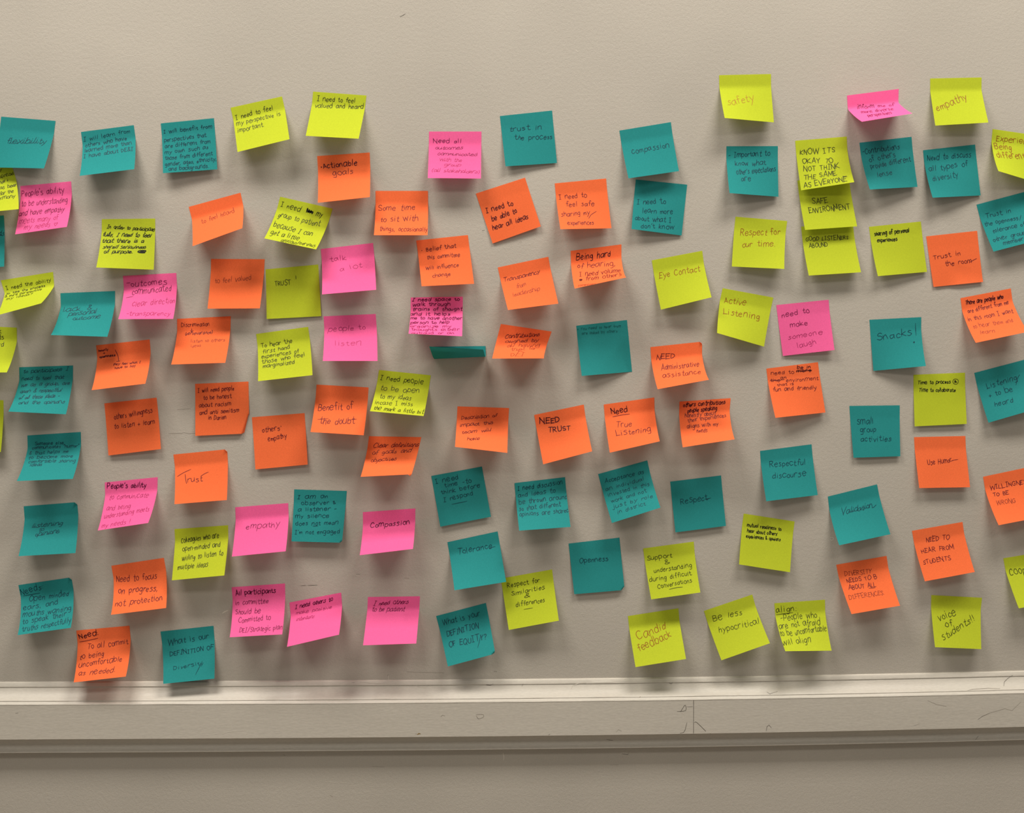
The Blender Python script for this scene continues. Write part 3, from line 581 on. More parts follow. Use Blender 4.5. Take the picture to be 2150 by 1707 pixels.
 {'col': 'O', 'label': 'orange sticky note reading "Actionable goals" after a bullet dot', 'cx': -189.08, 'cz': 1773.87, 'rot': -0.0709, 'w': 75.82, 'seed': 25, 'sharp': 0.38, 'folds': [], 'BL': (-39.14, 24.1, -70.7), 'BR': (35.34, 29.54, -68.56), 'lines': [('*Actionable', 0.059, 0.251, 0.754, 0.217, 5.87, 'pb'), ('goals', 0.285, 0.406, 0.675, 0.384, 6.6, 'p')], 'strokes': []},
 {'col': 'O', 'label': 'orange sticky note strongly curled, thin writing "to feel heard"', 'cx': -374.39, 'cz': 1707.99, 'rot': -0.2696, 'w': 77.0, 'seed': 26, 'sharp': 0.78, 'folds': [], 'BL': (-40.32, 40.82, -62.54), 'BR': (34.49, 47.19, -57.77), 'lines': [('to feel heard', 0.184, 0.425, 0.829, 0.356, 7.01, 'pt')], 'strokes': []},
 {'col': 'L', 'label': 'lime sticky note tilted clockwise, "I need my group to patient" with a crossed-out word', 'cx': -242.79, 'cz': 1704.16, 'rot': 0.2224, 'w': 77.18, 'seed': 27, 'sharp': 0.38, 'folds': [], 'BL': (-41.18, 34.66, -66.12), 'BR': (33.51, 35.93, -65.3), 'lines': [('I need', 0.054, 0.171, 0.424, 0.188, 5.73, 'p'), ('my', 0.733, 0.198, 0.851, 0.192, 5.26, 'p'), ('group to patient', 0.065, 0.38, 0.867, 0.401, 6.71, 'p'), ('because I can', 0.056, 0.643, 0.804, 0.65, 7.26, 'p'), ('get a little', 0.061, 0.841, 0.605, 0.832, 7.08, 'p'), ('anxious/nervous', 0.315, 0.994, 0.954, 0.934, 6.31, 'p')], 'strokes': [([(0.547, 0.172), (0.551, 0.095), (0.581, 0.173), (0.589, 0.112), (0.615, 0.174), (0.626, 0.12), (0.655, 0.176), (0.664, 0.137), (0.617, 0.148), (0.558, 0.153), (0.653, 0.157)], 'B')]},
 {'col': 'O', 'label': 'orange sticky note reading "to feel valued", left of the lime TRUST note', 'cx': -341.92, 'cz': 1622.93, 'rot': 0.0042, 'w': 76.88, 'seed': 28, 'sharp': 0.53, 'folds': [], 'BL': (-39.88, 17.66, -72.57), 'BR': (34.73, 19.47, -72.02), 'lines': [('to feel valued', 0.096, 0.479, 0.768, 0.408, 5.25, 'pt')], 'strokes': []},
 {'col': 'L', 'label': 'dull lime sticky note lying flat, one word "TRUST" in small capitals', 'cx': -264.38, 'cz': 1611.62, 'rot': -0.0929, 'w': 76.25, 'seed': 29, 'sharp': 0.53, 'folds': [], 'BL': (-43.09, 4.5, -71.67), 'BR': (35.12, 2.2, -74.81), 'lines': [('TRUST', 0.166, 0.352, 0.465, 0.342, 6.47, 'k')], 'strokes': [([(0.564, 0.176), (0.565, 0.246)], 'p')]},
 {'col': 'P', 'label': 'pink sticky note reading "talk a lot"', 'cx': -185.01, 'cz': 1641.86, 'rot': -0.1158, 'w': 75.98, 'seed': 30, 'sharp': 0.53, 'folds': [], 'BL': (-40.26, 31.29, -67.79), 'BR': (36.27, 26.59, -69.79), 'lines': [('talk', 0.156, 0.26, 0.468, 0.259, 4.96, 'pt'), ('a lot', 0.342, 0.488, 0.755, 0.448, 5.64, 'pt')], 'strokes': []},
 {'col': 'O', 'label': 'orange sticky note reading "Some time to sit with things, occasionally"', 'cx': -105.34, 'cz': 1721.47, 'rot': -0.0027, 'w': 75.79, 'seed': 31, 'sharp': 0.38, 'folds': [], 'BL': (-37.99, 31.74, -67.62), 'BR': (38.07, 31.57, -67.7), 'lines': [('Some time', 0.056, 0.389, 0.754, 0.367, 6.65, 'p'), ('to sit with', 0.107, 0.644, 0.808, 0.612, 7.02, 'p'), ('things, occasionally', 0.093, 0.873, 0.99, 0.898, 6.95, 'p')], 'strokes': []},
 {'col': 'O', 'label': 'orange sticky note with bullet, "Belief that this committee will influence change"', 'cx': -47.31, 'cz': 1653.93, 'rot': -0.1072, 'w': 75.24, 'seed': 32, 'sharp': 0.53, 'folds': [], 'BL': (-36.25, 28.95, -68.85), 'BR': (38.65, 17.96, -72.5), 'lines': [('* Belief that', 0.077, 0.224, 0.74, 0.215, 4.36, 'p'), ('this committee', 0.162, 0.387, 0.796, 0.399, 4.54, 'p'), ('will influence', 0.113, 0.619, 0.745, 0.612, 4.7, 'p'), ('change', 0.23, 0.811, 0.572, 0.789, 4.86, 'p')], 'strokes': []},
 {'col': 'P', 'label': 'pink sticky note reading "people to listen" in faint print', 'cx': -181.71, 'cz': 1541.94, 'rot': -0.0452, 'w': 75.41, 'seed': 33, 'sharp': 0.53, 'folds': [], 'BL': (-37.4, 36.79, -65.01), 'BR': (39.28, 29.59, -68.57), 'lines': [('people to', 0.076, 0.292, 0.786, 0.281, 5.62, 'pt'), ('listen', 0.208, 0.618, 0.706, 0.614, 6.78, 'pf')], 'strokes': []},
 {'col': 'O', 'label': 'orange sticky note reading "Discrimination", a bracketed word and "listen to others ideas"', 'cx': -391.44, 'cz': 1538.63, 'rot': -0.049, 'w': 76.99, 'seed': 34, 'sharp': 0.53, 'folds': [], 'BL': (-41.81, 34.84, -65.99), 'BR': (33.57, 32.01, -67.32), 'lines': [('Discrimination', 0.079, 0.155, 0.601, 0.157, 4.03, 'p'), ('(perseverance)', 0.153, 0.315, 0.668, 0.317, 3.76, 'p'), ('listen to others', 0.282, 0.486, 0.921, 0.493, 3.62, 'pt'), ('ideas', 0.297, 0.597, 0.485, 0.587, 3.76, 'pf')], 'strokes': [([(0.27, 0.195), (0.276, 0.254)], 'p'), ([(0.25, 0.232), (0.277, 0.258), (0.3, 0.231)], 'p')]},
 {'col': 'L', 'label': 'lime sticky note reading "To hear the first hand experiences of those"', 'cx': -279.31, 'cz': 1519.95, 'rot': -0.1347, 'w': 75.7, 'seed': 35, 'sharp': 0.53, 'folds': [], 'BL': (-39.31, 29.6, -68.57), 'BR': (37.69, 24.54, -70.56), 'lines': [('To hear the', 0.066, 0.275, 0.66, 0.255, 4.45, 'p'), ('first hand', 0.095, 0.399, 0.61, 0.374, 4.53, 'p'), ('experiences of', 0.067, 0.499, 0.771, 0.482, 4.59, 'p'), ('those who feel', 0.073, 0.615, 0.883, 0.573, 4.66, 'p'), ('marginalized', 0.088, 0.715, 0.676, 0.695, 4.77, 'p')], 'strokes': []},
 {'col': 'O', 'label': 'orange sticky note with bent lower right corner, "I will need people"', 'cx': -366.79, 'cz': 1444.44, 'rot': -0.0408, 'w': 76.78, 'seed': 36, 'sharp': 0.53, 'folds': [(1.013, 0.544, 0.861, 0.998, -1.35, 1)], 'BL': (-41.02, 4.1, -75.12), 'BR': (36.39, 3.8, -75.01), 'lines': [('I will need people', 0.048, 0.171, 0.728, 0.15, 4.42, 'p'), ('to be honest', 0.154, 0.312, 0.676, 0.301, 4.43, 'p'), ('about racism', 0.071, 0.453, 0.666, 0.446, 4.43, 'p'), ('and anti semitism', 0.079, 0.598, 0.814, 0.573, 4.43, 'p'), ('in Darien', 0.244, 0.7, 0.574, 0.707, 4.68, 'p')], 'strokes': []},
 {'col': 'O', 'label': 'orange sticky note reading "others\' empathy"', 'cx': -285.98, 'cz': 1397.07, 'rot': -0.0757, 'w': 76.37, 'seed': 37, 'sharp': 0.53, 'folds': [], 'BL': (-38.46, 5.4, -75.63), 'BR': (37.2, 5.3, -74.66), 'lines': [("others'", 0.171, 0.307, 0.542, 0.295, 5.45, 'p'), ('empathy', 0.278, 0.478, 0.634, 0.449, 5.21, 'p')], 'strokes': []},
 {'col': 'O', 'label': 'orange sticky note in large script, "Benefit of the doubt"', 'cx': -192.67, 'cz': 1439.17, 'rot': 0.0574, 'w': 75.51, 'seed': 38, 'sharp': 0.53, 'folds': [], 'BL': (-38.37, 32.3, -67.35), 'BR': (37.14, 30.67, -68.11), 'lines': [('Benefit of', 0.078, 0.514, 0.73, 0.446, 7.66, 'p'), ('the doubt', 0.141, 0.807, 0.796, 0.748, 8.1, 'p')], 'strokes': [([(0.094, 0.704), (0.291, 0.671)], 'p'), ([(0.688, 0.676), (0.828, 0.648)], 'p')]},
 {'col': 'L', 'label': 'lime sticky note reading "I need people to be open to my ideas"', 'cx': -102.11, 'cz': 1458.39, 'rot': 0.105, 'w': 75.52, 'seed': 39, 'sharp': 0.38, 'folds': [], 'BL': (-40.99, 45.69, -59.01), 'BR': (35.11, 46.8, -58.16), 'lines': [('I need people', 0.049, 0.167, 0.879, 0.175, 5.09, 'p'), ('to be open', 0.084, 0.366, 0.831, 0.356, 6.03, 'p'), ('to my ideas', 0.111, 0.56, 0.699, 0.537, 6.49, 'p'), ('incase I miss', 0.05, 0.74, 0.754, 0.684, 6.41, 'p'), ('the mark a little bit', 0.054, 0.921, 0.983, 0.913, 7.8, 'p')], 'strokes': []},
 {'col': 'O', 'label': 'orange sticky note in italic hand, "Clear definitions of goals and objectives"', 'cx': -116.77, 'cz': 1365.14, 'rot': 0.0212, 'w': 76.01, 'seed': 40, 'sharp': 0.53, 'folds': [(0.9299999999999999, 1, 1, 0.9299999999999999, -1.5, 1)], 'BL': (-44.38, 50.47, -54.7), 'BR': (27.66, 54.85, -49.64), 'lines': [('Clear definitions', 0.107, 0.2, 0.981, 0.167, 4.21, 'c'), ('of goals and', 0.116, 0.347, 0.86, 0.277, 5.12, 'c'), ('objectives', 0.123, 0.533, 0.612, 0.479, 5.35, 'c')], 'strokes': []},
 {'col': 'O', 'label': 'orange sticky note in italic hand, "Description of impact this team will have"', 'cx': 11.72, 'cz': 1407.68, 'rot': 0.036, 'w': 75.32, 'seed': 41, 'sharp': 0.53, 'folds': [], 'BL': (-38.61, 49.46, -55.97), 'BR': (36.04, 40.36, -62.84), 'lines': [('Description of', 0.085, 0.235, 0.769, 0.17, 3.7, 'c'), ('impact this', 0.067, 0.393, 0.708, 0.31, 4.53, 'c'), ('team will', 0.109, 0.567, 0.671, 0.471, 4.89, 'c'), ('have', 0.227, 0.742, 0.456, 0.702, 5.54, 'c')], 'strokes': []},
 {'col': 'P', 'label': 'pink sticky note packed with nine lines, "I need space to walk through"', 'cx': -55.41, 'cz': 1568.05, 'rot': -0.0171, 'w': 75.66, 'seed': 42, 'sharp': 0.53, 'folds': [], 'BL': (-39.21, 51.54, -54.06), 'BR': (36.09, 45.84, -58.96), 'lines': [('I need space to', 0.026, 0.067, 0.936, 0.071, 3.61, 'pb'), ('walk through', 0.035, 0.152, 0.758, 0.159, 3.61, 'pb'), ('trains of thought', 0.036, 0.236, 0.989, 0.253, 3.49, 'pb'), ('and it helps', -0.002, 0.345, 0.761, 0.369, 4.73, 'pb'), ('me to have another', 0.011, 0.451, 0.992, 0.479, 4.86, 'pb'), ('person to help', 0.018, 0.586, 0.749, 0.58, 5.0, 'pb'), ('organize my', 0.016, 0.709, 0.786, 0.7, 4.92, 'p'), ('thoughts either', 0.049, 0.841, 0.947, 0.803, 5.48, 'p'), ('outloud or an', 0.058, 1.001, 0.849, 0.925, 5.49, 'p')], 'strokes': []},
 {'col': 'P', 'label': 'pink sticky note with six sloping lines, "Need all outcomes communicated"', 'cx': -27.63, 'cz': 1807.15, 'rot': -0.0043, 'w': 75.77, 'seed': 43, 'sharp': 0.38, 'folds': [], 'BL': (-39.34, 23.5, -70.89), 'BR': (36.47, 22.01, -71.37), 'lines': [('Need all', 0.084, 0.21, 0.617, 0.219, 4.6, 'p'), ('outcomes', 0.12, 0.339, 0.652, 0.349, 3.93, 'c'), ('communicated', 0.165, 0.461, 0.924, 0.489, 4.03, 'c'), ('with the', 0.201, 0.596, 0.631, 0.615, 4.17, 'ct'), ('group', 0.296, 0.706, 0.616, 0.715, 3.99, 'ct'), ('(all stakeholders)', 0.065, 0.841, 0.97, 0.877, 4.46, 'ct')], 'strokes': []},
 {'col': 'T', 'label': 'teal sticky note reading "trust in the process"', 'cx': 74.99, 'cz': 1833.89, 'rot': -0.109, 'w': 76.11, 'seed': 44, 'sharp': 0.38, 'folds': [], 'BL': (-38.44, 7.82, -74.29), 'BR': (36.59, 2.2, -76.35), 'lines': [('trust in', 0.151, 0.312, 0.772, 0.33, 5.21, 'p'), ('the process', 0.235, 0.486, 0.958, 0.535, 5.22, 'p')], 'strokes': []},
 {'col': 'O', 'label': 'orange sticky note tilted counterclockwise, "I need to be able to hear all ideas"', 'cx': 37.62, 'cz': 1729.48, 'rot': -0.3143, 'w': 75.18, 'seed': 45, 'sharp': 0.53, 'folds': [], 'BL': (-37.01, 2.2, -76.27), 'BR': (37.08, 4.69, -74.55), 'lines': [('I need to', 0.074, 0.418, 0.615, 0.432, 5.45, 'pb'), ('be able to', 0.131, 0.597, 0.644, 0.59, 5.46, 'pb'), ('hear all ideas', 0.092, 0.763, 0.82, 0.777, 5.47, 'pb')], 'strokes': []},
 {'col': 'O', 'label': 'orange sticky note reading "I need to feel safe sharing my experiences"', 'cx': 154.05, 'cz': 1736.54, 'rot': -0.0967, 'w': 75.34, 'seed': 46, 'sharp': 0.38, 'folds': [], 'BL': (-38.07, 26.39, -69.88), 'BR': (36.94, 11.6, -73.79), 'lines': [('I need to', 0.056, 0.309, 0.589, 0.324, 5.46, 'p'), ('feel safe', 0.174, 0.481, 0.716, 0.513, 5.65, 'p'), ('sharing my', 0.055, 0.688, 0.609, 0.691, 5.65, 'p'), ('experiences', 0.159, 0.895, 0.661, 0.906, 5.28, 'p')], 'strokes': [([(0.581, 0.772), (0.634, 0.698), (0.746, 0.632)], 'p')]},
 {'col': 'O', 'label': 'orange sticky note in italic hand, "Transparency from leadership"', 'cx': 70.23, 'cz': 1618.79, 'rot': -0.2072, 'w': 75.25, 'seed': 47, 'sharp': 0.53, 'folds': [], 'BL': (-37.4, 36.5, -65.17), 'BR': (35.83, 24.35, -70.6), 'lines': [('Transparency', 0.048, 0.295, 0.778, 0.28, 4.65, 'c'), ('from', 0.264, 0.49, 0.46, 0.484, 5.13, 'ct'), ('leadership', 0.166, 0.672, 0.706, 0.63, 5.31, 'ct')], 'strokes': []},
 {'col': 'O', 'label': 'orange sticky note reading "Being hard of hearing, I need volume from others"', 'cx': 176.8, 'cz': 1639.92, 'rot': -0.127, 'w': 74.88, 'seed': 48, 'sharp': 0.48, 'folds': [], 'BL': (-42.99, 46.88, -57.89), 'BR': (30.67, 53.19, -52.01), 'lines': [('Being hard', 0.104, 0.182, 0.78, 0.186, 6.3, 'pb'), ('of hearing,', 0.119, 0.354, 0.868, 0.415, 7.88, 'p'), ('I need volume', 0.142, 0.578, 0.94, 0.637, 8.1, 'p'), ('from others', 0.237, 0.755, 0.941, 0.825, 9.29, 'p'), ('sometimes', 0.07, 0.939, 0.399, 1.012, 5.57, 'pf')], 'strokes': [([(0.126, 0.688), (0.15, 0.674), (0.174, 0.696), (0.153, 0.727), (0.13, 0.708), (0.159, 0.698)], 'B')]},
 {'col': 'O', 'label': 'orange sticky note strongly curled, "Contributions aligned by all", beside folded teal note', 'cx': 74.77, 'cz': 1523.38, 'rot': 0.1481, 'w': 74.94, 'seed': 49, 'sharp': 0.53, 'folds': [], 'BL': (-43.41, 52.96, -52.35), 'BR': (28.92, 56.0, -41.49), 'lines': [('Contributions', 0.151, 0.244, 0.8, 0.116, 4.38, 'c'), ('aligned by', 0.182, 0.352, 0.809, 0.216, 4.29, 'c'), ('all having', 0.237, 0.47, 0.866, 0.346, 5.78, 'ct'), ('trust for', 0.333, 0.583, 0.82, 0.447, 6.08, 'ct'), ('DEI', 0.358, 0.848, 0.598, 0.792, 11.87, 'ct')], 'strokes': []},
 {'col': 'T', 'label': 'teal sticky note mostly blank, two faint tiny lines on top and a diagonal crease', 'cx': 185.0, 'cz': 1530.34, 'rot': -0.1115, 'w': 74.91, 'seed': 50, 'sharp': 0.48, 'folds': [], 'BL': (-38.82, 13.22, -73.51), 'BR': (36.45, 2.2, -76.0), 'crease': 1, 'lines': [('+ You need to hear from', 0.008, 0.091, 0.868, 0.122, 3.13, 'pf'), ('are asked by others', 0.095, 0.187, 0.79, 0.211, 3.13, 'pf')], 'strokes': []},
 {'col': 'T', 'label': 'teal sticky note reading "compassion"', 'cx': 248.5, 'cz': 1815.87, 'rot': -0.1666, 'w': 76.18, 'seed': 51, 'sharp': 0.48, 'folds': [], 'BL': (-39.2, 16.98, -72.74), 'BR': (35.77, 12.11, -73.68), 'lines': [('compassion', 0.168, 0.5, 0.901, 0.488, 6.63, 'p')], 'strokes': []},
 {'col': 'T', 'label': 'teal sticky note reading "I need to learn more about what I don\'t know"', 'cx': 272.62, 'cz': 1735.24, 'rot': 0.0957, 'w': 75.68, 'seed': 52, 'sharp': 0.53, 'folds': [], 'BL': (-38.63, 12.19, -73.7), 'BR': (36.55, 2.2, -74.69), 'lines': [('I need to', 0.071, 0.48, 0.62, 0.412, 5.67, 'p'), ('learn more', 0.188, 0.647, 0.786, 0.596, 5.66, 'p'), ('about what I', 0.061, 0.807, 0.769, 0.774, 5.43, 'p'), ("don't know", 0.186, 0.955, 0.833, 0.89, 5.42, 'p')], 'strokes': []},
 {'col': 'T', 'label': 'teal sticky note reading "- Important to know what other\'s expectations are"', 'cx': 405.53, 'cz': 1787.78, 'rot': -0.0073, 'w': 75.77, 'seed': 53, 'sharp': 0.53, 'folds': [], 'BL': (-38.41, 22.06, -71.37), 'BR': (37.22, 5.22, -74.51), 'lines': [('- Important to', 0.048, 0.217, 0.84, 0.179, 5.47, 'p'), ('know what', 0.169, 0.382, 0.759, 0.363, 5.83, 'p'), ("other's expectations", 0.182, 0.571, 0.957, 0.486, 5.81, 'p'), ('are', 0.269, 0.712, 0.456, 0.695, 5.75, 'p')], 'strokes': []},
 {'col': 'L', 'label': 'lime sticky note in brown ink, "Respect for our time."', 'cx': 419.57, 'cz': 1682.16, 'rot': 0.0809, 'w': 76.5, 'seed': 54, 'sharp': 0.53, 'folds': [], 'BL': (-39.85, 10.43, -73.95), 'BR': (34.98, 18.84, -72.21), 'lines': [('Respect for', 0.127, 0.355, 0.889, 0.279, 6.78, 'pn'), ('our time.', 0.176, 0.585, 0.816, 0.525, 6.67, 'pn')], 'strokes': []},
 {'col': 'L', 'label': 'lime sticky note in brown ink, "Eye Contact"', 'cx': 295.57, 'cz': 1628.53, 'rot': -0.1866, 'w': 75.52, 'seed': 55, 'sharp': 0.53, 'folds': [], 'BL': (-40.03, 12.95, -73.53), 'BR': (33.24, 25.84, -69.94), 'lines': [('Eye Contact', 0.096, 0.377, 0.899, 0.382, 6.89, 'pn')], 'strokes': []},
 {'col': 'L', 'label': 'lime sticky note in brown ink, "Active Listening"', 'cx': 400.33, 'cz': 1574.09, 'rot': 0.1815, 'w': 76.18, 'seed': 56, 'sharp': 0.53, 'folds': [], 'BL': (-40.34, 30.54, -68.14), 'BR': (35.27, 10.52, -73.9), 'lines': [('Active', 0.091, 0.267, 0.507, 0.248, 6.58, 'pn'), ('Listening', 0.1, 0.513, 0.817, 0.479, 7.19, 'pn')], 'strokes': []},
 {'col': 'O', 'label': 'orange sticky note reading "NEED Administrative assistance"', 'cx': 294.74, 'cz': 1498.85, 'rot': -0.1037, 'w': 76.5, 'seed': 57, 'sharp': 0.48, 'folds': [(0.94, 0, 1, 0.06, 1.25, 2)], 'BL': (-40.68, 42.95, -61.07), 'BR': (32.46, 49.99, -55.2), 'lines': [('NEED', 0.104, 0.239, 0.461, 0.248, 6.84, 'k'), ('Administrative', 0.164, 0.486, 0.905, 0.496, 7.26, 'p'), ('assistance', 0.158, 0.681, 0.901, 0.717, 8.02, 'p')], 'strokes': []},
 {'col': 'O', 'label': 'orange sticky note in capitals, "NEED TRUST"', 'cx': 122.41, 'cz': 1403.55, 'rot': -0.2024, 'w': 74.29, 'seed': 58, 'sharp': 0.53, 'folds': [], 'BL': (-39.71, 21.04, -71.63), 'BR': (32.44, 33.49, -66.61), 'lines': [('NEED', 0.086, 0.194, 0.483, 0.238, 7.24, 'kb'), ('TRUST', 0.22, 0.399, 0.655, 0.437, 7.38, 'kb')], 'strokes': []},
 {'col': 'O', 'label': 'orange sticky note with underlined "Need" over "True Listening"', 'cx': 225.24, 'cz': 1416.06, 'rot': -0.1358, 'w': 75.01, 'seed': 59, 'sharp': 0.53, 'folds': [], 'BL': (-41.27, 29.11, -68.69), 'BR': (30.53, 41.82, -61.5), 'lines': [('Need', 0.137, 0.199, 0.465, 0.199, 6.17, 'pb'), ('True', 0.193, 0.479, 0.511, 0.502, 6.89, 'p'), ('Listening', 0.186, 0.67, 0.877, 0.694, 7.36, 'p')], 'strokes': [([(0.158, 0.258), (0.328, 0.246), (0.497, 0.247)], 'p')]},
 {'col': 'O', 'label': 'orange sticky note with six crowded lines, "others contributions people speaking honestly"', 'cx': 337.43, 'cz': 1417.32, 'rot': -0.064, 'w': 75.7, 'seed': 60, 'sharp': 0.53, 'folds': [], 'BL': (-43.79, 37.2, -64.5), 'BR': (29.51, 47.21, -57.29), 'lines': [('others contributions', 0.076, 0.104, 0.903, 0.098, 4.32, 'pb'), ('people speaking', 0.167, 0.218, 0.745, 0.194, 4.34, 'pb'), ('honestly about', 0.111, 0.313, 0.718, 0.297, 4.76, 'p'), ('their experiences', 0.164, 0.422, 0.923, 0.363, 5.12, 'p'), ('aligns with my', 0.136, 0.549, 0.747, 0.549, 5.37, 'p'), ('needs', 0.315, 0.675, 0.523, 0.679, 5.63, 'p')], 'strokes': []},
 {'col': 'T', 'label': 'teal sticky note with six lines, "Acceptance as an individual invested in this work"', 'cx': 216.11, 'cz': 1318.8, 'rot': -0.2673, 'w': 75.13, 'seed': 61, 'sharp': 0.48, 'folds': [], 'BL': (-38.84, 21.62, -71.49), 'BR': (33.88, 32.3, -67.25), 'lines': [('Acceptance as', 0.093, 0.197, 0.885, 0.223, 4.16, 'p'), ('an individual', 0.067, 0.359, 0.851, 0.348, 3.98, 'p'), ('invested in this', 0.08, 0.471, 0.924, 0.48, 4.03, 'p'), ('work and not', 0.105, 0.606, 0.834, 0.604, 4.08, 'p'), ('just by role', 0.107, 0.726, 0.924, 0.737, 4.15, 'p'), ('in district', 0.159, 0.863, 0.738, 0.845, 4.19, 'p')], 'strokes': []},
 {'col': 'T', 'label': 'dark teal sticky note lying flat, one word "Respect"', 'cx': 323.79, 'cz': 1301.58, 'rot': -0.1157, 'w': 75.77, 'seed': 62, 'sharp': 0.53, 'folds': [], 'BL': (-39.43, 4.5, -74.71), 'BR': (35.78, 4.5, -74.35), 'lines': [('Respect', 0.167, 0.461, 0.693, 0.445, 6.37, 'p')], 'strokes': [([(0.642, 0.429), (0.757, 0.418)], 'p')]},
 {'col': 'T', 'label': 'teal sticky note with five lines, "I need discussion and ideas to be thrown around"', 'cx': 94.11, 'cz': 1300.51, 'rot': -0.1115, 'w': 74.72, 'seed': 63, 'sharp': 0.5800000000000001, 'folds': [], 'BL': (-39.28, 36.66, -65.06), 'BR': (35.4, 25.98, -70.01), 'lines': [('I need discussion', 0.053, 0.151, 0.939, 0.128, 4.9, 'p'), ('and ideas to', 0.05, 0.278, 0.787, 0.264, 4.93, 'p'), ('be thrown around', 0.054, 0.416, 1.006, 0.423, 5.2, 'p'), ('so that different', 0.041, 0.555, 0.859, 0.558, 5.3, 'p'), ('opinions are shared', 0.038, 0.679, 1.009, 0.702, 5.37, 'p')], 'strokes': []},
 {'col': 'T', 'label': 'dark teal sticky note lying flat, "I need time to think before I respond"', 'cx': -27.58, 'cz': 1314.16, 'rot': -0.1804, 'w': 75.28, 'seed': 64, 'sharp': 0.53, 'folds': [], 'BL': (-38.11, 4.5, -75.05), 'BR': (37.23, 4.5, -74.38), 'lines': [('I need', 0.061, 0.164, 0.508, 0.161, 5.27, 'p'), ('time -to', 0.217, 0.272, 0.751, 0.269, 5.01, 'p'), ('think before', 0.135, 0.388, 0.896, 0.385, 5.0, 'p'), ('I respond', 0.152, 0.539, 0.734, 0.512, 5.0, 'p')], 'strokes': [([(0.295, 0.616), (0.593, 0.613)], 'p')]},
 {'col': 'T', 'label': 'teal sticky note overlapping a lime corner, one word "Tolerance"', 'cx': -4.68, 'cz': 1217.84, 'rot': -0.206, 'w': 75.2, 'seed': 65, 'sharp': 0.48, 'folds': [], 'BL': (-40.06, 37.47, -64.57), 'BR': (34.64, 21.79, -71.39), 'lines': [('Tolerance', 0.155, 0.269, 0.84, 0.291, 5.92, 'p')], 'strokes': [([(0.78, 0.281), (0.904, 0.278)], 'p')]},
 {'col': 'L', 'label': 'lime sticky note with corner under the "Tolerance" note, "Respect for similarities & differences"', 'cx': 74.33, 'cz': 1162.41, 'rot': -0.1688, 'w': 76.53, 'seed': 66, 'sharp': 0.48, 'folds': [], 'BL': (-39.52, 16.8, -73.04), 'BR': (34.48, 20.92, -71.61), 'lines': [('Respect for', 0.102, 0.205, 0.729, 0.195, 5.02, 'p'), ('Similarities', 0.156, 0.361, 0.814, 0.347, 4.67, 'p'), ('&', 0.388, 0.444, 0.503, 0.438, 4.68, 'p'), ('differences', 0.208, 0.593, 0.78, 0.591, 4.94, 'p')], 'strokes': [([(0.356, 0.664), (0.522, 0.668)], 'p')]},
 {'col': 'T', 'label': 'teal sticky note with clipped lower right corner, "What is your DEFINITION OF EQUITY?"', 'cx': -21.88, 'cz': 1110.85, 'rot': -0.2504, 'w': 75.43, 'seed': 67, 'sharp': 0.53, 'folds': [(0.998, 0.938, 0.884, 1.01, -1.35, 1)], 'BL': (-37.7, 25.05, -70.38), 'BR': (33.49, 27.21, -69.44), 'lines': [('What is your', 0.092, 0.208, 0.841, 0.206, 6.28, 'p'), ('DEFINITION', 0.12, 0.432, 0.768, 0.429, 7.79, 'k'), ('OF EQUITY?', 0.117, 0.646, 0.882, 0.681, 8.6, 'k')], 'strokes': [([(0.785, 0.569), (0.672, 0.794)], 'p')]},
 {'col': 'T', 'label': 'dark teal sticky note lying flat with a rounded corner, one word "Openness"', 'cx': 173.81, 'cz': 1210.94, 'rot': -0.1097, 'w': 75.38, 'seed': 68, 'sharp': 0.53, 'folds': [(0.9299999999999999, 1, 1, 0.9299999999999999, -1.5, 1)], 'BL': (-37.94, 4.5, -74.47), 'BR': (36.46, 4.5, -76.87), 'lines': [('Openness', 0.177, 0.408, 0.737, 0.413, 5.75, 'p')], 'strokes': []},
 {'col': 'L', 'label': 'lime sticky note reading "Support & understanding during difficult Conversations"', 'cx': 283.7, 'cz': 1203.61, 'rot': -0.1266, 'w': 75.63, 'seed': 69, 'sharp': 0.38, 'folds': [], 'BL': (-37.35, 16.1, -72.95), 'BR': (34.51, 21.83, -71.36), 'lines': [('Support', 0.058, 0.247, 0.544, 0.25, 5.0, 'p'), ('&', 0.386, 0.362, 0.485, 0.354, 4.42, 'p'), ('understanding', 0.151, 0.501, 0.911, 0.487, 4.95, 'p'), ('during difficult', 0.034, 0.659, 0.88, 0.639, 4.97, 'p'), ('Conversations', 0.17, 0.807, 0.867, 0.777, 4.99, 'p')], 'strokes': [([(0.395, 0.856), (0.523, 0.842), (0.666, 0.847)], 'p')]},
 {'col': 'L', 'label': 'lime sticky note with three small bold lines, "mutual readiness to hear about others"', 'cx': 433.09, 'cz': 1243.28, 'rot': 0.1592, 'w': 76.84, 'seed': 70, 'sharp': 0.53, 'folds': [], 'BL': (-35.66, 10.5, -74.04), 'BR': (40.79, 10.5, -74.04), 'lines': [('mutual readiness to', 0.094, 0.238, 0.763, 0.222, 3.72, 'pb'), ("hear about others'", 0.108, 0.349, 0.703, 0.327, 3.71, 'pb'), ('experiences & opinions', 0.097, 0.464, 0.764, 0.422, 3.7, 'pb')], 'strokes': []},
 {'col': 'L', 'label': 'lime sticky note in large red-brown letters, "Candid feedback"', 'cx': 261.28, 'cz': 1104.32, 'rot': -0.1444, 'w': 75.63, 'seed': 71, 'sharp': 0.85, 'folds': [], 'BL': (-40.46, 28.8, -68.87), 'BR': (33.65, 31.69, -67.52), 'lines': [('Candid', 0.14, 0.495, 0.709, 0.355, 8.94, 'pn'), ('feedback', 0.121, 0.718, 0.795, 0.527, 8.68, 'pn')], 'strokes': []},
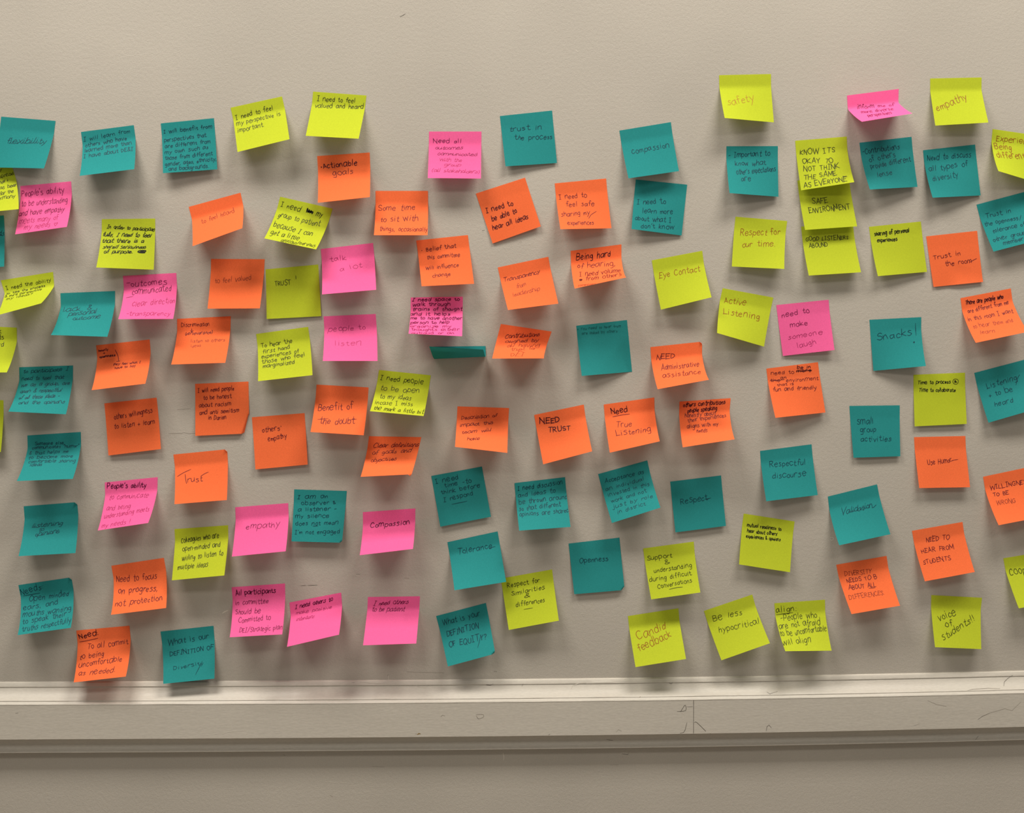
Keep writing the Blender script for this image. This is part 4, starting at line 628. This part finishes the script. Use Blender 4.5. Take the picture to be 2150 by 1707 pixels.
 {'col': 'L', 'label': 'lime sticky note tilted counterclockwise, "Be less hypocritical"', 'cx': 372.5, 'cz': 1117.34, 'rot': -0.3193, 'w': 75.6, 'seed': 72, 'sharp': 0.53, 'folds': [], 'BL': (-38.95, 22.91, -71.09), 'BR': (35.0, 31.03, -67.89), 'lines': [('Be less', 0.122, 0.252, 0.696, 0.295, 6.71, 'p'), ('hypocritical', 0.153, 0.49, 0.958, 0.575, 6.7, 'p')], 'strokes': []},
 {'col': 'L', 'label': 'lime sticky note with underlined "align:", "People who are not afraid"', 'cx': 479.21, 'cz': 1118.23, 'rot': -0.0614, 'w': 75.76, 'seed': 73, 'sharp': 0.48, 'folds': [], 'BL': (-36.68, 42.83, -61.19), 'BR': (35.18, 28.19, -69.12), 'lines': [('align:', 0.023, 0.179, 0.43, 0.167, 6.89, 'p'), ('-People who', 0.093, 0.344, 0.815, 0.314, 6.94, 'p'), ('are not afraid', 0.02, 0.499, 0.872, 0.465, 6.63, 'p'), ('to be uncomfortable', 0.008, 0.648, 0.977, 0.603, 6.81, 'p'), ('will align', -0.004, 0.847, 0.607, 0.805, 7.39, 'p')], 'strokes': [([(0.02, 0.217), (0.349, 0.2)], 'p')]},
 {'col': 'L', 'label': 'lime sticky note with thin brown word "safety"', 'cx': 394.7, 'cz': 1891.44, 'rot': -0.0278, 'w': 76.13, 'seed': 74, 'sharp': 0.78, 'folds': [], 'BL': (-38.23, 29.85, -68.48), 'BR': (36.82, 14.65, -73.24), 'lines': [('safety', 0.121, 0.672, 0.652, 0.553, 9.67, 'pnt')], 'strokes': []},
 {'col': 'P', 'label': 'pink sticky note strongly curled outward, "inform me of more diverse perspectives"', 'cx': 583.21, 'cz': 1866.96, 'rot': -0.1294, 'w': 77.01, 'seed': 75, 'sharp': 0.85, 'folds': [], 'BL': (-41.53, 55.33, -50.09), 'BR': (31.41, 56.0, -47.7), 'lines': [('inform me of', 0.171, 0.29, 0.872, 0.371, 7.47, 'p'), ('more diverse', 0.18, 0.512, 0.783, 0.593, 9.75, 'p'), ('perspectives', 0.222, 0.759, 0.682, 0.795, 10.19, 'p')], 'strokes': []},
 {'col': 'L', 'label': 'lime sticky note with brown word "empathy", highest on the right', 'cx': 706.08, 'cz': 1888.38, 'rot': -0.0261, 'w': 76.38, 'seed': 76, 'sharp': 0.85, 'folds': [], 'BL': (-39.16, 18.11, -72.47), 'BR': (36.48, 23.69, -70.82), 'lines': [('empathy', 0.087, 0.684, 0.693, 0.44, 8.65, 'pn')], 'strokes': []},
 {'col': 'L', 'label': 'lime sticky note in capitals, "KNOW ITS OKAY TO NOT THINK THE SAME AS EVERYONE"', 'cx': 506.93, 'cz': 1799.13, 'rot': -0.0835, 'w': 76.41, 'seed': 77, 'sharp': 0.38, 'folds': [], 'BL': (-38.1, 10.05, -74.02), 'BR': (35.67, 24.76, -70.43), 'lines': [('KNOW ITS', 0.074, 0.278, 0.748, 0.288, 7.7, 'k'), ('OKAY TO', 0.096, 0.459, 0.695, 0.489, 7.54, 'k'), ('NOT THINK', 0.101, 0.623, 0.793, 0.636, 7.7, 'k'), ('THE SAME', 0.086, 0.796, 0.718, 0.777, 7.52, 'k'), ('AS EVERYONE', 0.065, 0.95, 0.879, 0.942, 7.52, 'k')], 'strokes': [([(0.823, 0.845), (0.898, 0.845)], 'p')]},
 {'col': 'L', 'label': 'lime sticky note in capitals, "SAFE ENVIRONMENT", under the note KNOW ITS OKAY', 'cx': 510.55, 'cz': 1740.82, 'rot': -0.0706, 'w': 76.43, 'seed': 78, 'sharp': 0.38, 'folds': [], 'BL': (-34.76, 10.8, -73.83), 'BR': (42.16, 10.6, -73.84), 'lines': [('SAFE', 0.224, 0.477, 0.532, 0.473, 7.59, 'k'), ('ENVIRONMENT', 0.143, 0.661, 0.932, 0.638, 7.67, 'k')], 'strokes': []},
 {'col': 'L', 'label': 'lime sticky note in capitals, "GOOD LISTENERS ABOUND", below SAFE ENVIRONMENT', 'cx': 516.67, 'cz': 1673.41, 'rot': -0.064, 'w': 76.91, 'seed': 79, 'sharp': 0.38, 'folds': [], 'BL': (-35.64, 14.71, -73.18), 'BR': (41.4, 14.64, -73.19), 'lines': [('GOOD LISTENERS', 0.063, 0.286, 0.872, 0.304, 5.9, 'k'), ('ABOUND', 0.102, 0.432, 0.47, 0.421, 6.0, 'k')], 'strokes': []},
 {'col': 'T', 'label': 'teal sticky note reading "-Contributions of others provide different lense"', 'cx': 602.43, 'cz': 1797.91, 'rot': -0.1156, 'w': 77.7, 'seed': 80, 'sharp': 0.38, 'folds': [], 'BL': (-38.17, 20.19, -71.92), 'BR': (37.3, 6.49, -74.4), 'lines': [('-Contributions', 0.037, 0.223, 0.75, 0.2, 6.01, 'p'), ('of others', 0.143, 0.401, 0.655, 0.343, 5.99, 'p'), ('provide different', 0.141, 0.541, 0.933, 0.473, 6.04, 'p'), ('lense', 0.23, 0.734, 0.53, 0.715, 6.29, 'p')], 'strokes': []},
 {'col': 'T', 'label': 'teal sticky note reading "Need to discuss all types of diversity"', 'cx': 696.97, 'cz': 1787.18, 'rot': -0.1121, 'w': 77.82, 'seed': 81, 'sharp': 0.38, 'folds': [], 'BL': (-39.59, 18.42, -72.39), 'BR': (38.6, 2.2, -75.27), 'lines': [('Need to discuss', 0.064, 0.209, 0.905, 0.227, 6.02, 'p'), ('all types of', 0.063, 0.427, 0.816, 0.401, 6.23, 'p'), ('diversity', 0.1, 0.637, 0.604, 0.602, 6.38, 'p')], 'strokes': []},
 {'col': 'L', 'label': 'lime sticky note in brown ink cut by right edge, "Experience Being different"', 'cx': 800.0, 'cz': 1808.95, 'rot': 0.138, 'w': 77.62, 'seed': 82, 'sharp': 0.48, 'folds': [], 'BL': (-35.15, 32.24, -67.29), 'BR': (55.7, 5.47, -72.56), 'lines': [('Experience', 0.084, 0.211, 0.825, 0.194, 6.58, 'pn'), ('Being', 0.053, 0.391, 0.361, 0.368, 7.86, 'pn'), ('different', 0.072, 0.607, 0.601, 0.515, 8.06, 'pn')], 'strokes': []},
 {'col': 'T', 'label': 'teal sticky note cut by the right edge, "Trust in the openness/tolerance of other group"', 'cx': 775.97, 'cz': 1713.38, 'rot': -0.2577, 'w': 77.17, 'seed': 83, 'sharp': 0.48, 'folds': [], 'BL': (-38.24, 15.71, -73.03), 'BR': (39.67, 14.39, -73.29), 'lines': [('Trust in', 0.105, 0.303, 0.603, 0.322, 4.86, 'p'), ('the openness/', 0.036, 0.453, 0.749, 0.505, 4.66, 'p'), ('tolerance of', 0.134, 0.624, 0.764, 0.653, 4.7, 'p'), ('other group', 0.081, 0.812, 0.711, 0.812, 4.73, 'p'), ('members', 0.233, 0.916, 0.68, 0.936, 4.5, 'p')], 'strokes': []},
 {'col': 'L', 'label': 'lime sticky note in bold black ink, "sharing of personal experiences"', 'cx': 617.42, 'cz': 1674.76, 'rot': -0.1024, 'w': 77.41, 'seed': 84, 'sharp': 0.28, 'folds': [], 'BL': (-36.51, 11.19, -73.82), 'BR': (39.46, 3.8, -74.6), 'lines': [('sharing of personal', 0.087, 0.187, 0.757, 0.179, 4.49, 'pb'), ('experiences', 0.121, 0.314, 0.506, 0.329, 4.28, 'pb')], 'strokes': []},
 {'col': 'O', 'label': 'orange sticky note reading "Trust in the room" with a crease', 'cx': 702.01, 'cz': 1661.07, 'rot': -0.1089, 'w': 76.39, 'seed': 85, 'sharp': 0.53, 'folds': [], 'BL': (-35.59, 2.2, -75.03), 'BR': (38.37, 2.2, -75.77), 'crease': 2, 'lines': [('Trust in', 0.081, 0.471, 0.625, 0.432, 5.27, 'p'), ('the room', 0.299, 0.617, 0.825, 0.601, 5.27, 'p')], 'strokes': [([(0.791, 0.59), (0.866, 0.558), (0.93, 0.535)], 'p')]},
 {'col': 'O', 'label': 'orange sticky note at the right edge, "There are people who are different from me"', 'cx': 753.68, 'cz': 1573.39, 'rot': -0.1884, 'w': 76.57, 'seed': 86, 'sharp': 0.48, 'folds': [], 'BL': (-41.73, 32.52, -67.16), 'BR': (35.24, 35.38, -65.72), 'lines': [('There are people who', 0.081, 0.146, 0.827, 0.158, 4.63, 'pb'), ('are different from me', 0.1, 0.31, 0.914, 0.289, 4.91, 'p'), ('in this room I want', 0.044, 0.484, 0.928, 0.493, 5.02, 'p'), ('to hear them and', 0.087, 0.659, 0.851, 0.688, 5.02, 'pt'), ('learn', 0.164, 0.818, 0.433, 0.846, 4.96, 'pt')], 'strokes': []},
 {'col': 'T', 'label': 'teal sticky note with large word "Snacks!"', 'cx': 619.2, 'cz': 1536.45, 'rot': -0.0497, 'w': 77.34, 'seed': 87, 'sharp': 0.38, 'folds': [], 'BL': (-36.69, 2.2, -75.47), 'BR': (34.94, 19.22, -72.09), 'lines': [('Snacks', 0.126, 0.409, 0.818, 0.351, 7.46, 'p')], 'strokes': [([(0.887, 0.115), (0.891, 0.351)], 'p'), ([(0.823, 0.494), (0.838, 0.477), (0.851, 0.485), (0.836, 0.502), (0.826, 0.491)], 'p')]},
 {'col': 'P', 'label': 'pink sticky note reading "need to make someone laugh"', 'cx': 480.9, 'cz': 1560.06, 'rot': -0.0999, 'w': 77.83, 'seed': 88, 'sharp': 0.53, 'folds': [], 'BL': (-36.8, 2.2, -75.25), 'BR': (38.23, 8.09, -74.26), 'lines': [('need to', 0.08, 0.25, 0.614, 0.211, 5.8, 'p'), ('make', 0.216, 0.457, 0.552, 0.449, 5.56, 'p'), ('someone', 0.144, 0.685, 0.816, 0.664, 5.57, 'pt'), ('laugh', 0.3, 0.877, 0.665, 0.84, 5.56, 'pt')], 'strokes': []},
 {'col': 'O', 'label': 'orange sticky note with struck-out words, "need to be in an environment"', 'cx': 466.15, 'cz': 1467.65, 'rot': -0.1216, 'w': 77.04, 'seed': 89, 'sharp': 0.53, 'folds': [], 'BL': (-38.67, 19.44, -72.13), 'BR': (39.33, 5.8, -74.63), 'lines': [('need to', 0.074, 0.126, 0.516, 0.157, 3.95, 'p'), ('be in', 0.585, 0.083, 0.849, 0.1, 3.71, 'pb'), ('more', 0.569, 0.146, 0.858, 0.162, 3.71, 'pb'), ('the', 0.047, 0.271, 0.233, 0.283, 3.72, 'p'), ('an', 0.249, 0.235, 0.36, 0.241, 3.43, 'p'), ('environment', 0.349, 0.311, 0.962, 0.347, 4.01, 'p'), ('that is', 0.167, 0.367, 0.483, 0.382, 2.96, 'p'), ('fun and friendly', 0.064, 0.461, 0.9, 0.524, 4.58, 'p')], 'strokes': [([(0.562, 0.129), (0.861, 0.145)], 'b'), ([(0.043, 0.243), (0.314, 0.258)], 'b')]},
 {'col': 'L', 'label': 'dull lime sticky note lying flat, "Time to process & Time to collaborate"', 'cx': 685.42, 'cz': 1454.89, 'rot': -0.0366, 'w': 77.08, 'seed': 90, 'sharp': 0.53, 'folds': [], 'BL': (-40.55, 4.1, -76.15), 'BR': (37.31, 4.3, -75.63), 'lines': [('Time to process', 0.08, 0.187, 0.716, 0.196, 3.94, 'pb'), ('Time to collaborate', 0.104, 0.334, 0.806, 0.36, 3.93, 'pb'), ('&', 0.795, 0.187, 0.84, 0.185, 2.9, 'pb')], 'strokes': [([(0.816, 0.114), (0.854, 0.129), (0.869, 0.167), (0.85, 0.205), (0.815, 0.217), (0.778, 0.202), (0.762, 0.163), (0.778, 0.126), (0.816, 0.114)], 'p')]},
 {'col': 'T', 'label': 'teal sticky note cut by the right edge, "Listening + to be heard"', 'cx': 775.43, 'cz': 1465.63, 'rot': -0.2531, 'w': 77.84, 'seed': 91, 'sharp': 0.53, 'folds': [], 'BL': (-40.73, 11.2, -75.24), 'BR': (34.01, 19.07, -72.06), 'lines': [('Listening', 0.174, 0.356, 0.784, 0.342, 6.06, 'p'), ('+ to be', 0.158, 0.534, 0.635, 0.541, 5.8, 'p'), ('heard', 0.221, 0.732, 0.578, 0.744, 5.8, 'p')], 'strokes': [([(0.729, 0.437), (0.788, 0.326), (0.851, 0.261)], 'p')]},
 {'col': 'T', 'label': 'dark teal sticky note reading "Small group activities"', 'cx': 589.17, 'cz': 1408.05, 'rot': -0.0089, 'w': 75.11, 'seed': 92, 'sharp': 0.53, 'folds': [], 'BL': (-33.0, 4.5, -76.35), 'BR': (36.74, 4.5, -75.08), 'lines': [('Small', 0.136, 0.353, 0.461, 0.342, 6.02, 'p'), ('group', 0.187, 0.517, 0.507, 0.498, 5.75, 'p'), ('activities', 0.183, 0.688, 0.811, 0.694, 5.77, 'p')], 'strokes': []},
 {'col': 'O', 'label': 'orange sticky note reading "Use Humor"', 'cx': 686.94, 'cz': 1361.89, 'rot': -0.018, 'w': 76.92, 'seed': 93, 'sharp': 0.85, 'folds': [], 'BL': (-35.09, 9.6, -74.7), 'BR': (40.8, 9.4, -75.2), 'lines': [('Use Humor', 0.22, 0.559, 0.698, 0.5, 5.77, 'p')], 'strokes': [([(0.681, 0.487), (0.745, 0.466), (0.824, 0.455)], 'p')]},
 {'col': 'O', 'label': 'orange sticky note in capitals cut by right edge, "WILLINGNESS TO BE WRONG"', 'cx': 790.48, 'cz': 1309.62, 'rot': -0.2012, 'w': 77.21, 'seed': 94, 'sharp': 0.38, 'folds': [], 'BL': (-40.95, 27.2, -69.53), 'BR': (40.63, 17.7, -73.06), 'lines': [('WILLINGNESS', 0.094, 0.276, 0.858, 0.302, 6.01, 'k'), ('TO BE', 0.113, 0.414, 0.408, 0.44, 5.56, 'k'), ('WRONG', 0.121, 0.597, 0.48, 0.614, 6.16, 'kt')], 'strokes': []},
 {'col': 'O', 'label': 'orange sticky note in capitals, "NEED TO HEAR FROM STUDENTS"', 'cx': 684.51, 'cz': 1228.46, 'rot': -0.1659, 'w': 76.84, 'seed': 95, 'sharp': 0.53, 'folds': [], 'BL': (-37.91, 18.5, -73.08), 'BR': (37.32, 18.71, -72.31), 'lines': [('NEED TO', 0.243, 0.266, 0.695, 0.293, 6.3, 'k'), ('HEAR FROM', 0.104, 0.46, 0.74, 0.495, 6.28, 'k'), ('STUDENTS', 0.072, 0.673, 0.616, 0.683, 6.25, 'k')], 'strokes': []},
 {'col': 'T', 'label': 'teal sticky note with slanted word "Validation"', 'cx': 557.05, 'cz': 1282.63, 'rot': -0.237, 'w': 75.46, 'seed': 96, 'sharp': 0.38, 'folds': [], 'BL': (-46.3, 30.6, -67.6), 'BR': (35.19, 15.9, -73.4), 'lines': [('Validation', 0.196, 0.405, 0.817, 0.409, 6.0, 'c')], 'strokes': [([(0.806, 0.416), (0.841, 0.416), (0.899, 0.383)], 'p')]},
 {'col': 'O', 'label': 'orange sticky note in capitals, "DIVERSITY NEEDS TO B ABOUT ALL DIFFERENCES."', 'cx': 571.13, 'cz': 1178.74, 'rot': -0.166, 'w': 76.34, 'seed': 97, 'sharp': 0.5800000000000001, 'folds': [], 'BL': (-35.66, 28.71, -68.92), 'BR': (37.24, 27.1, -69.6), 'lines': [('DIVERSITY', 0.125, 0.248, 0.652, 0.278, 6.52, 'kt'), ('NEEDS TO B', 0.129, 0.381, 0.732, 0.398, 6.04, 'k'), ('ABOUT ALL', 0.119, 0.522, 0.66, 0.545, 6.37, 'k'), ('DIFFERENCES.', 0.064, 0.707, 0.774, 0.727, 6.17, 'kt')], 'strokes': [([(0.51, 0.559), (0.634, 0.569)], 'p')]},
 {'col': 'L', 'label': 'lime sticky note reading "voice of students!!", lowest on the right', 'cx': 714.72, 'cz': 1123.72, 'rot': 0.0607, 'w': 76.58, 'seed': 98, 'sharp': 0.6799999999999999, 'folds': [], 'BL': (-34.79, 17.8, -73.59), 'BR': (35.67, 15.1, -73.59), 'lines': [('voice', 0.138, 0.493, 0.509, 0.374, 7.87, 'p'), ('of', 0.284, 0.623, 0.417, 0.575, 7.6, 'p'), ('students!!', 0.195, 0.863, 0.888, 0.448, 7.13, 'p')], 'strokes': []},
 {'col': 'L', 'label': 'lime sticky note cut by the right edge near the bottom, word starting "Coo"', 'cx': 822.85, 'cz': 1186.14, 'rot': -0.155, 'w': 77.82, 'seed': 99, 'sharp': 0.5800000000000001, 'folds': [], 'BL': (-36.19, 21.7, -71.83), 'BR': (37.68, 26.82, -69.71), 'lines': [('Cooperation', 0.058, 0.357, 0.914, 0.354, 8.35, 'p')], 'strokes': []},
 {'col': 'T', 'label': 'dark teal sticky note reading "Respectful discourse"', 'cx': 457.36, 'cz': 1346.54, 'rot': -0.1232, 'w': 77.07, 'seed': 100, 'sharp': 0.53, 'folds': [], 'BL': (-42.47, 17.7, -72.47), 'BR': (35.98, 10.2, -74.31), 'lines': [('Respectful', 0.164, 0.343, 0.846, 0.376, 6.34, 'p'), ('discourse', 0.186, 0.569, 0.835, 0.602, 6.1, 'p')], 'strokes': []},
 {'col': 'L', 'label': 'lime sticky note reading "Colleagues who are open-minded and willing to listen"', 'cx': -398.43, 'cz': 1234.64, 'rot': -0.0667, 'w': 77.51, 'seed': 101, 'sharp': 0.78, 'folds': [], 'BL': (-41.25, 25.89, -70.03), 'BR': (34.85, 31.26, -67.73), 'lines': [('Colleagues who are', 0.118, 0.271, 0.822, 0.221, 5.69, 'p'), ('open-minded and', 0.155, 0.439, 0.861, 0.407, 5.79, 'p'), ('willing to listen to', 0.153, 0.623, 0.928, 0.582, 5.83, 'p'), ('multiple ideas', 0.093, 0.801, 0.662, 0.782, 5.84, 'p')], 'strokes': []},
 {'col': 'P', 'label': 'pink sticky note with one word "empathy", left of the teal observer note', 'cx': -310.95, 'cz': 1266.11, 'rot': -0.0731, 'w': 76.73, 'seed': 102, 'sharp': 0.5800000000000001, 'folds': [], 'BL': (-41.53, 34.14, -66.37), 'BR': (35.73, 37.77, -64.4), 'lines': [('empathy', 0.21, 0.444, 0.843, 0.445, 6.73, 'p')], 'strokes': []},
 {'col': 'T', 'label': 'teal sticky note with six lines, "I am an observer & a listener"', 'cx': -225.66, 'cz': 1287.53, 'rot': 0.0363, 'w': 76.34, 'seed': 103, 'sharp': 0.53, 'folds': [(0.95, 1, 1, 0.95, -1.5, 1)], 'BL': (-38.24, 11.4, -74.36), 'BR': (34.63, 11.8, -74.12), 'lines': [('I am an', 0.069, 0.181, 0.644, 0.146, 4.71, 'p'), ('observer &', 0.15, 0.298, 0.804, 0.262, 4.43, 'p'), ('a listener -', 0.089, 0.419, 0.832, 0.38, 4.43, 'p'), ('my silence', 0.046, 0.548, 0.698, 0.521, 4.42, 'p'), ('does not mean', 0.063, 0.692, 0.891, 0.644, 4.42, 'p'), ("I'm not engaged", 0.057, 0.854, 0.935, 0.822, 4.42, 'p')], 'strokes': [([(0.402, 0.7), (0.496, 0.69)], 'p')]},
 {'col': 'O', 'label': 'orange sticky note with one word "Trust" in large script', 'cx': -398.73, 'cz': 1344.2, 'rot': -0.0948, 'w': 77.8, 'seed': 104, 'sharp': 0.5800000000000001, 'folds': [(0.94, 0, 1, 0.06, 1.25, 2)], 'BL': (-37.56, 27.53, -69.43), 'BR': (35.46, 21.23, -71.54), 'lines': [('rust', 0.242, 0.581, 0.516, 0.57, 6.62, 'p')], 'strokes': [([(0.044, 0.432), (0.153, 0.372), (0.297, 0.317)], 'p'), ([(0.19, 0.403), (0.201, 0.502), (0.218, 0.593)], 'p'), ([(0.482, 0.478), (0.557, 0.432), (0.632, 0.405)], 'p')]},
 {'col': 'P', 'label': 'pink sticky note with one word "Compassion"', 'cx': -126.21, 'cz': 1257.51, 'rot': -0.0648, 'w': 76.7, 'seed': 105, 'sharp': 0.5800000000000001, 'folds': [], 'BL': (-41.67, 50.75, -54.72), 'BR': (34.15, 54.66, -50.75), 'lines': [('Compassion', 0.145, 0.292, 0.899, 0.283, 6.24, 'pb')], 'strokes': []},
 {'col': 'P', 'label': 'pink sticky note reading "All participants in committee Should be Committed"', 'cx': -316.89, 'cz': 1148.96, 'rot': -0.0637, 'w': 77.47, 'seed': 106, 'sharp': 0.38, 'folds': [], 'BL': (-38.41, 37.14, -64.81), 'BR': (35.16, 32.24, -67.29), 'lines': [('All participants', 0.063, 0.159, 0.818, 0.157, 5.32, 'pb'), ('in committee', 0.051, 0.34, 0.676, 0.346, 5.15, 'p'), ('Should be', 0.067, 0.521, 0.541, 0.523, 5.6, 'p'), ('Committed to', 0.131, 0.695, 0.738, 0.669, 5.85, 'p'), ('DEI/Strategic plan', 0.17, 0.907, 0.988, 0.888, 5.95, 'p')], 'strokes': []},
 {'col': 'P', 'label': 'pink sticky note reading "I need others to make positive intentions"', 'cx': -234.38, 'cz': 1130.37, 'rot': -0.183, 'w': 76.47, 'seed': 107, 'sharp': 0.78, 'folds': [], 'BL': (-43.19, 53.13, -52.28), 'BR': (32.34, 56.0, -48.73), 'lines': [('I need others to', 0.099, 0.131, 0.823, 0.116, 4.15, 'cb'), ('make positive', 0.106, 0.236, 0.797, 0.246, 3.41, 'ct'), ('intentions', 0.115, 0.385, 0.46, 0.383, 4.44, 'ct')], 'strokes': []},
 {'col': 'P', 'label': 'pink sticky note reading "I need others to be patient"', 'cx': -119.88, 'cz': 1130.67, 'rot': -0.005, 'w': 75.94, 'seed': 108, 'sharp': 0.85, 'folds': [], 'BL': (-41.51, 43.54, -60.6), 'BR': (34.32, 46.25, -58.55), 'lines': [('I need others', 0.11, 0.156, 0.782, 0.131, 4.54, 'c'), ('to be patient', 0.084, 0.271, 0.714, 0.27, 4.59, 'c')], 'strokes': []},
 {'col': 'T', 'label': 'teal sticky note folded up over itself, dark green underside showing, no writing visible', 'cx': -22.59, 'cz': 1496.46, 'rot': -0.0102, 'w': 75.84, 'seed': 109, 'sharp': 0.53, 'folds': [], 'foldL': (-36.83, 2.0, -18.08), 'foldR': (38.08, 2.0, -15.52), 'BL': (-42.08, 54.0, -0.87), 'BR': (33.83, 56.0, -6.18), 'lines': [], 'strokes': []}]
for nt in NOTES:
    make_note(nt)
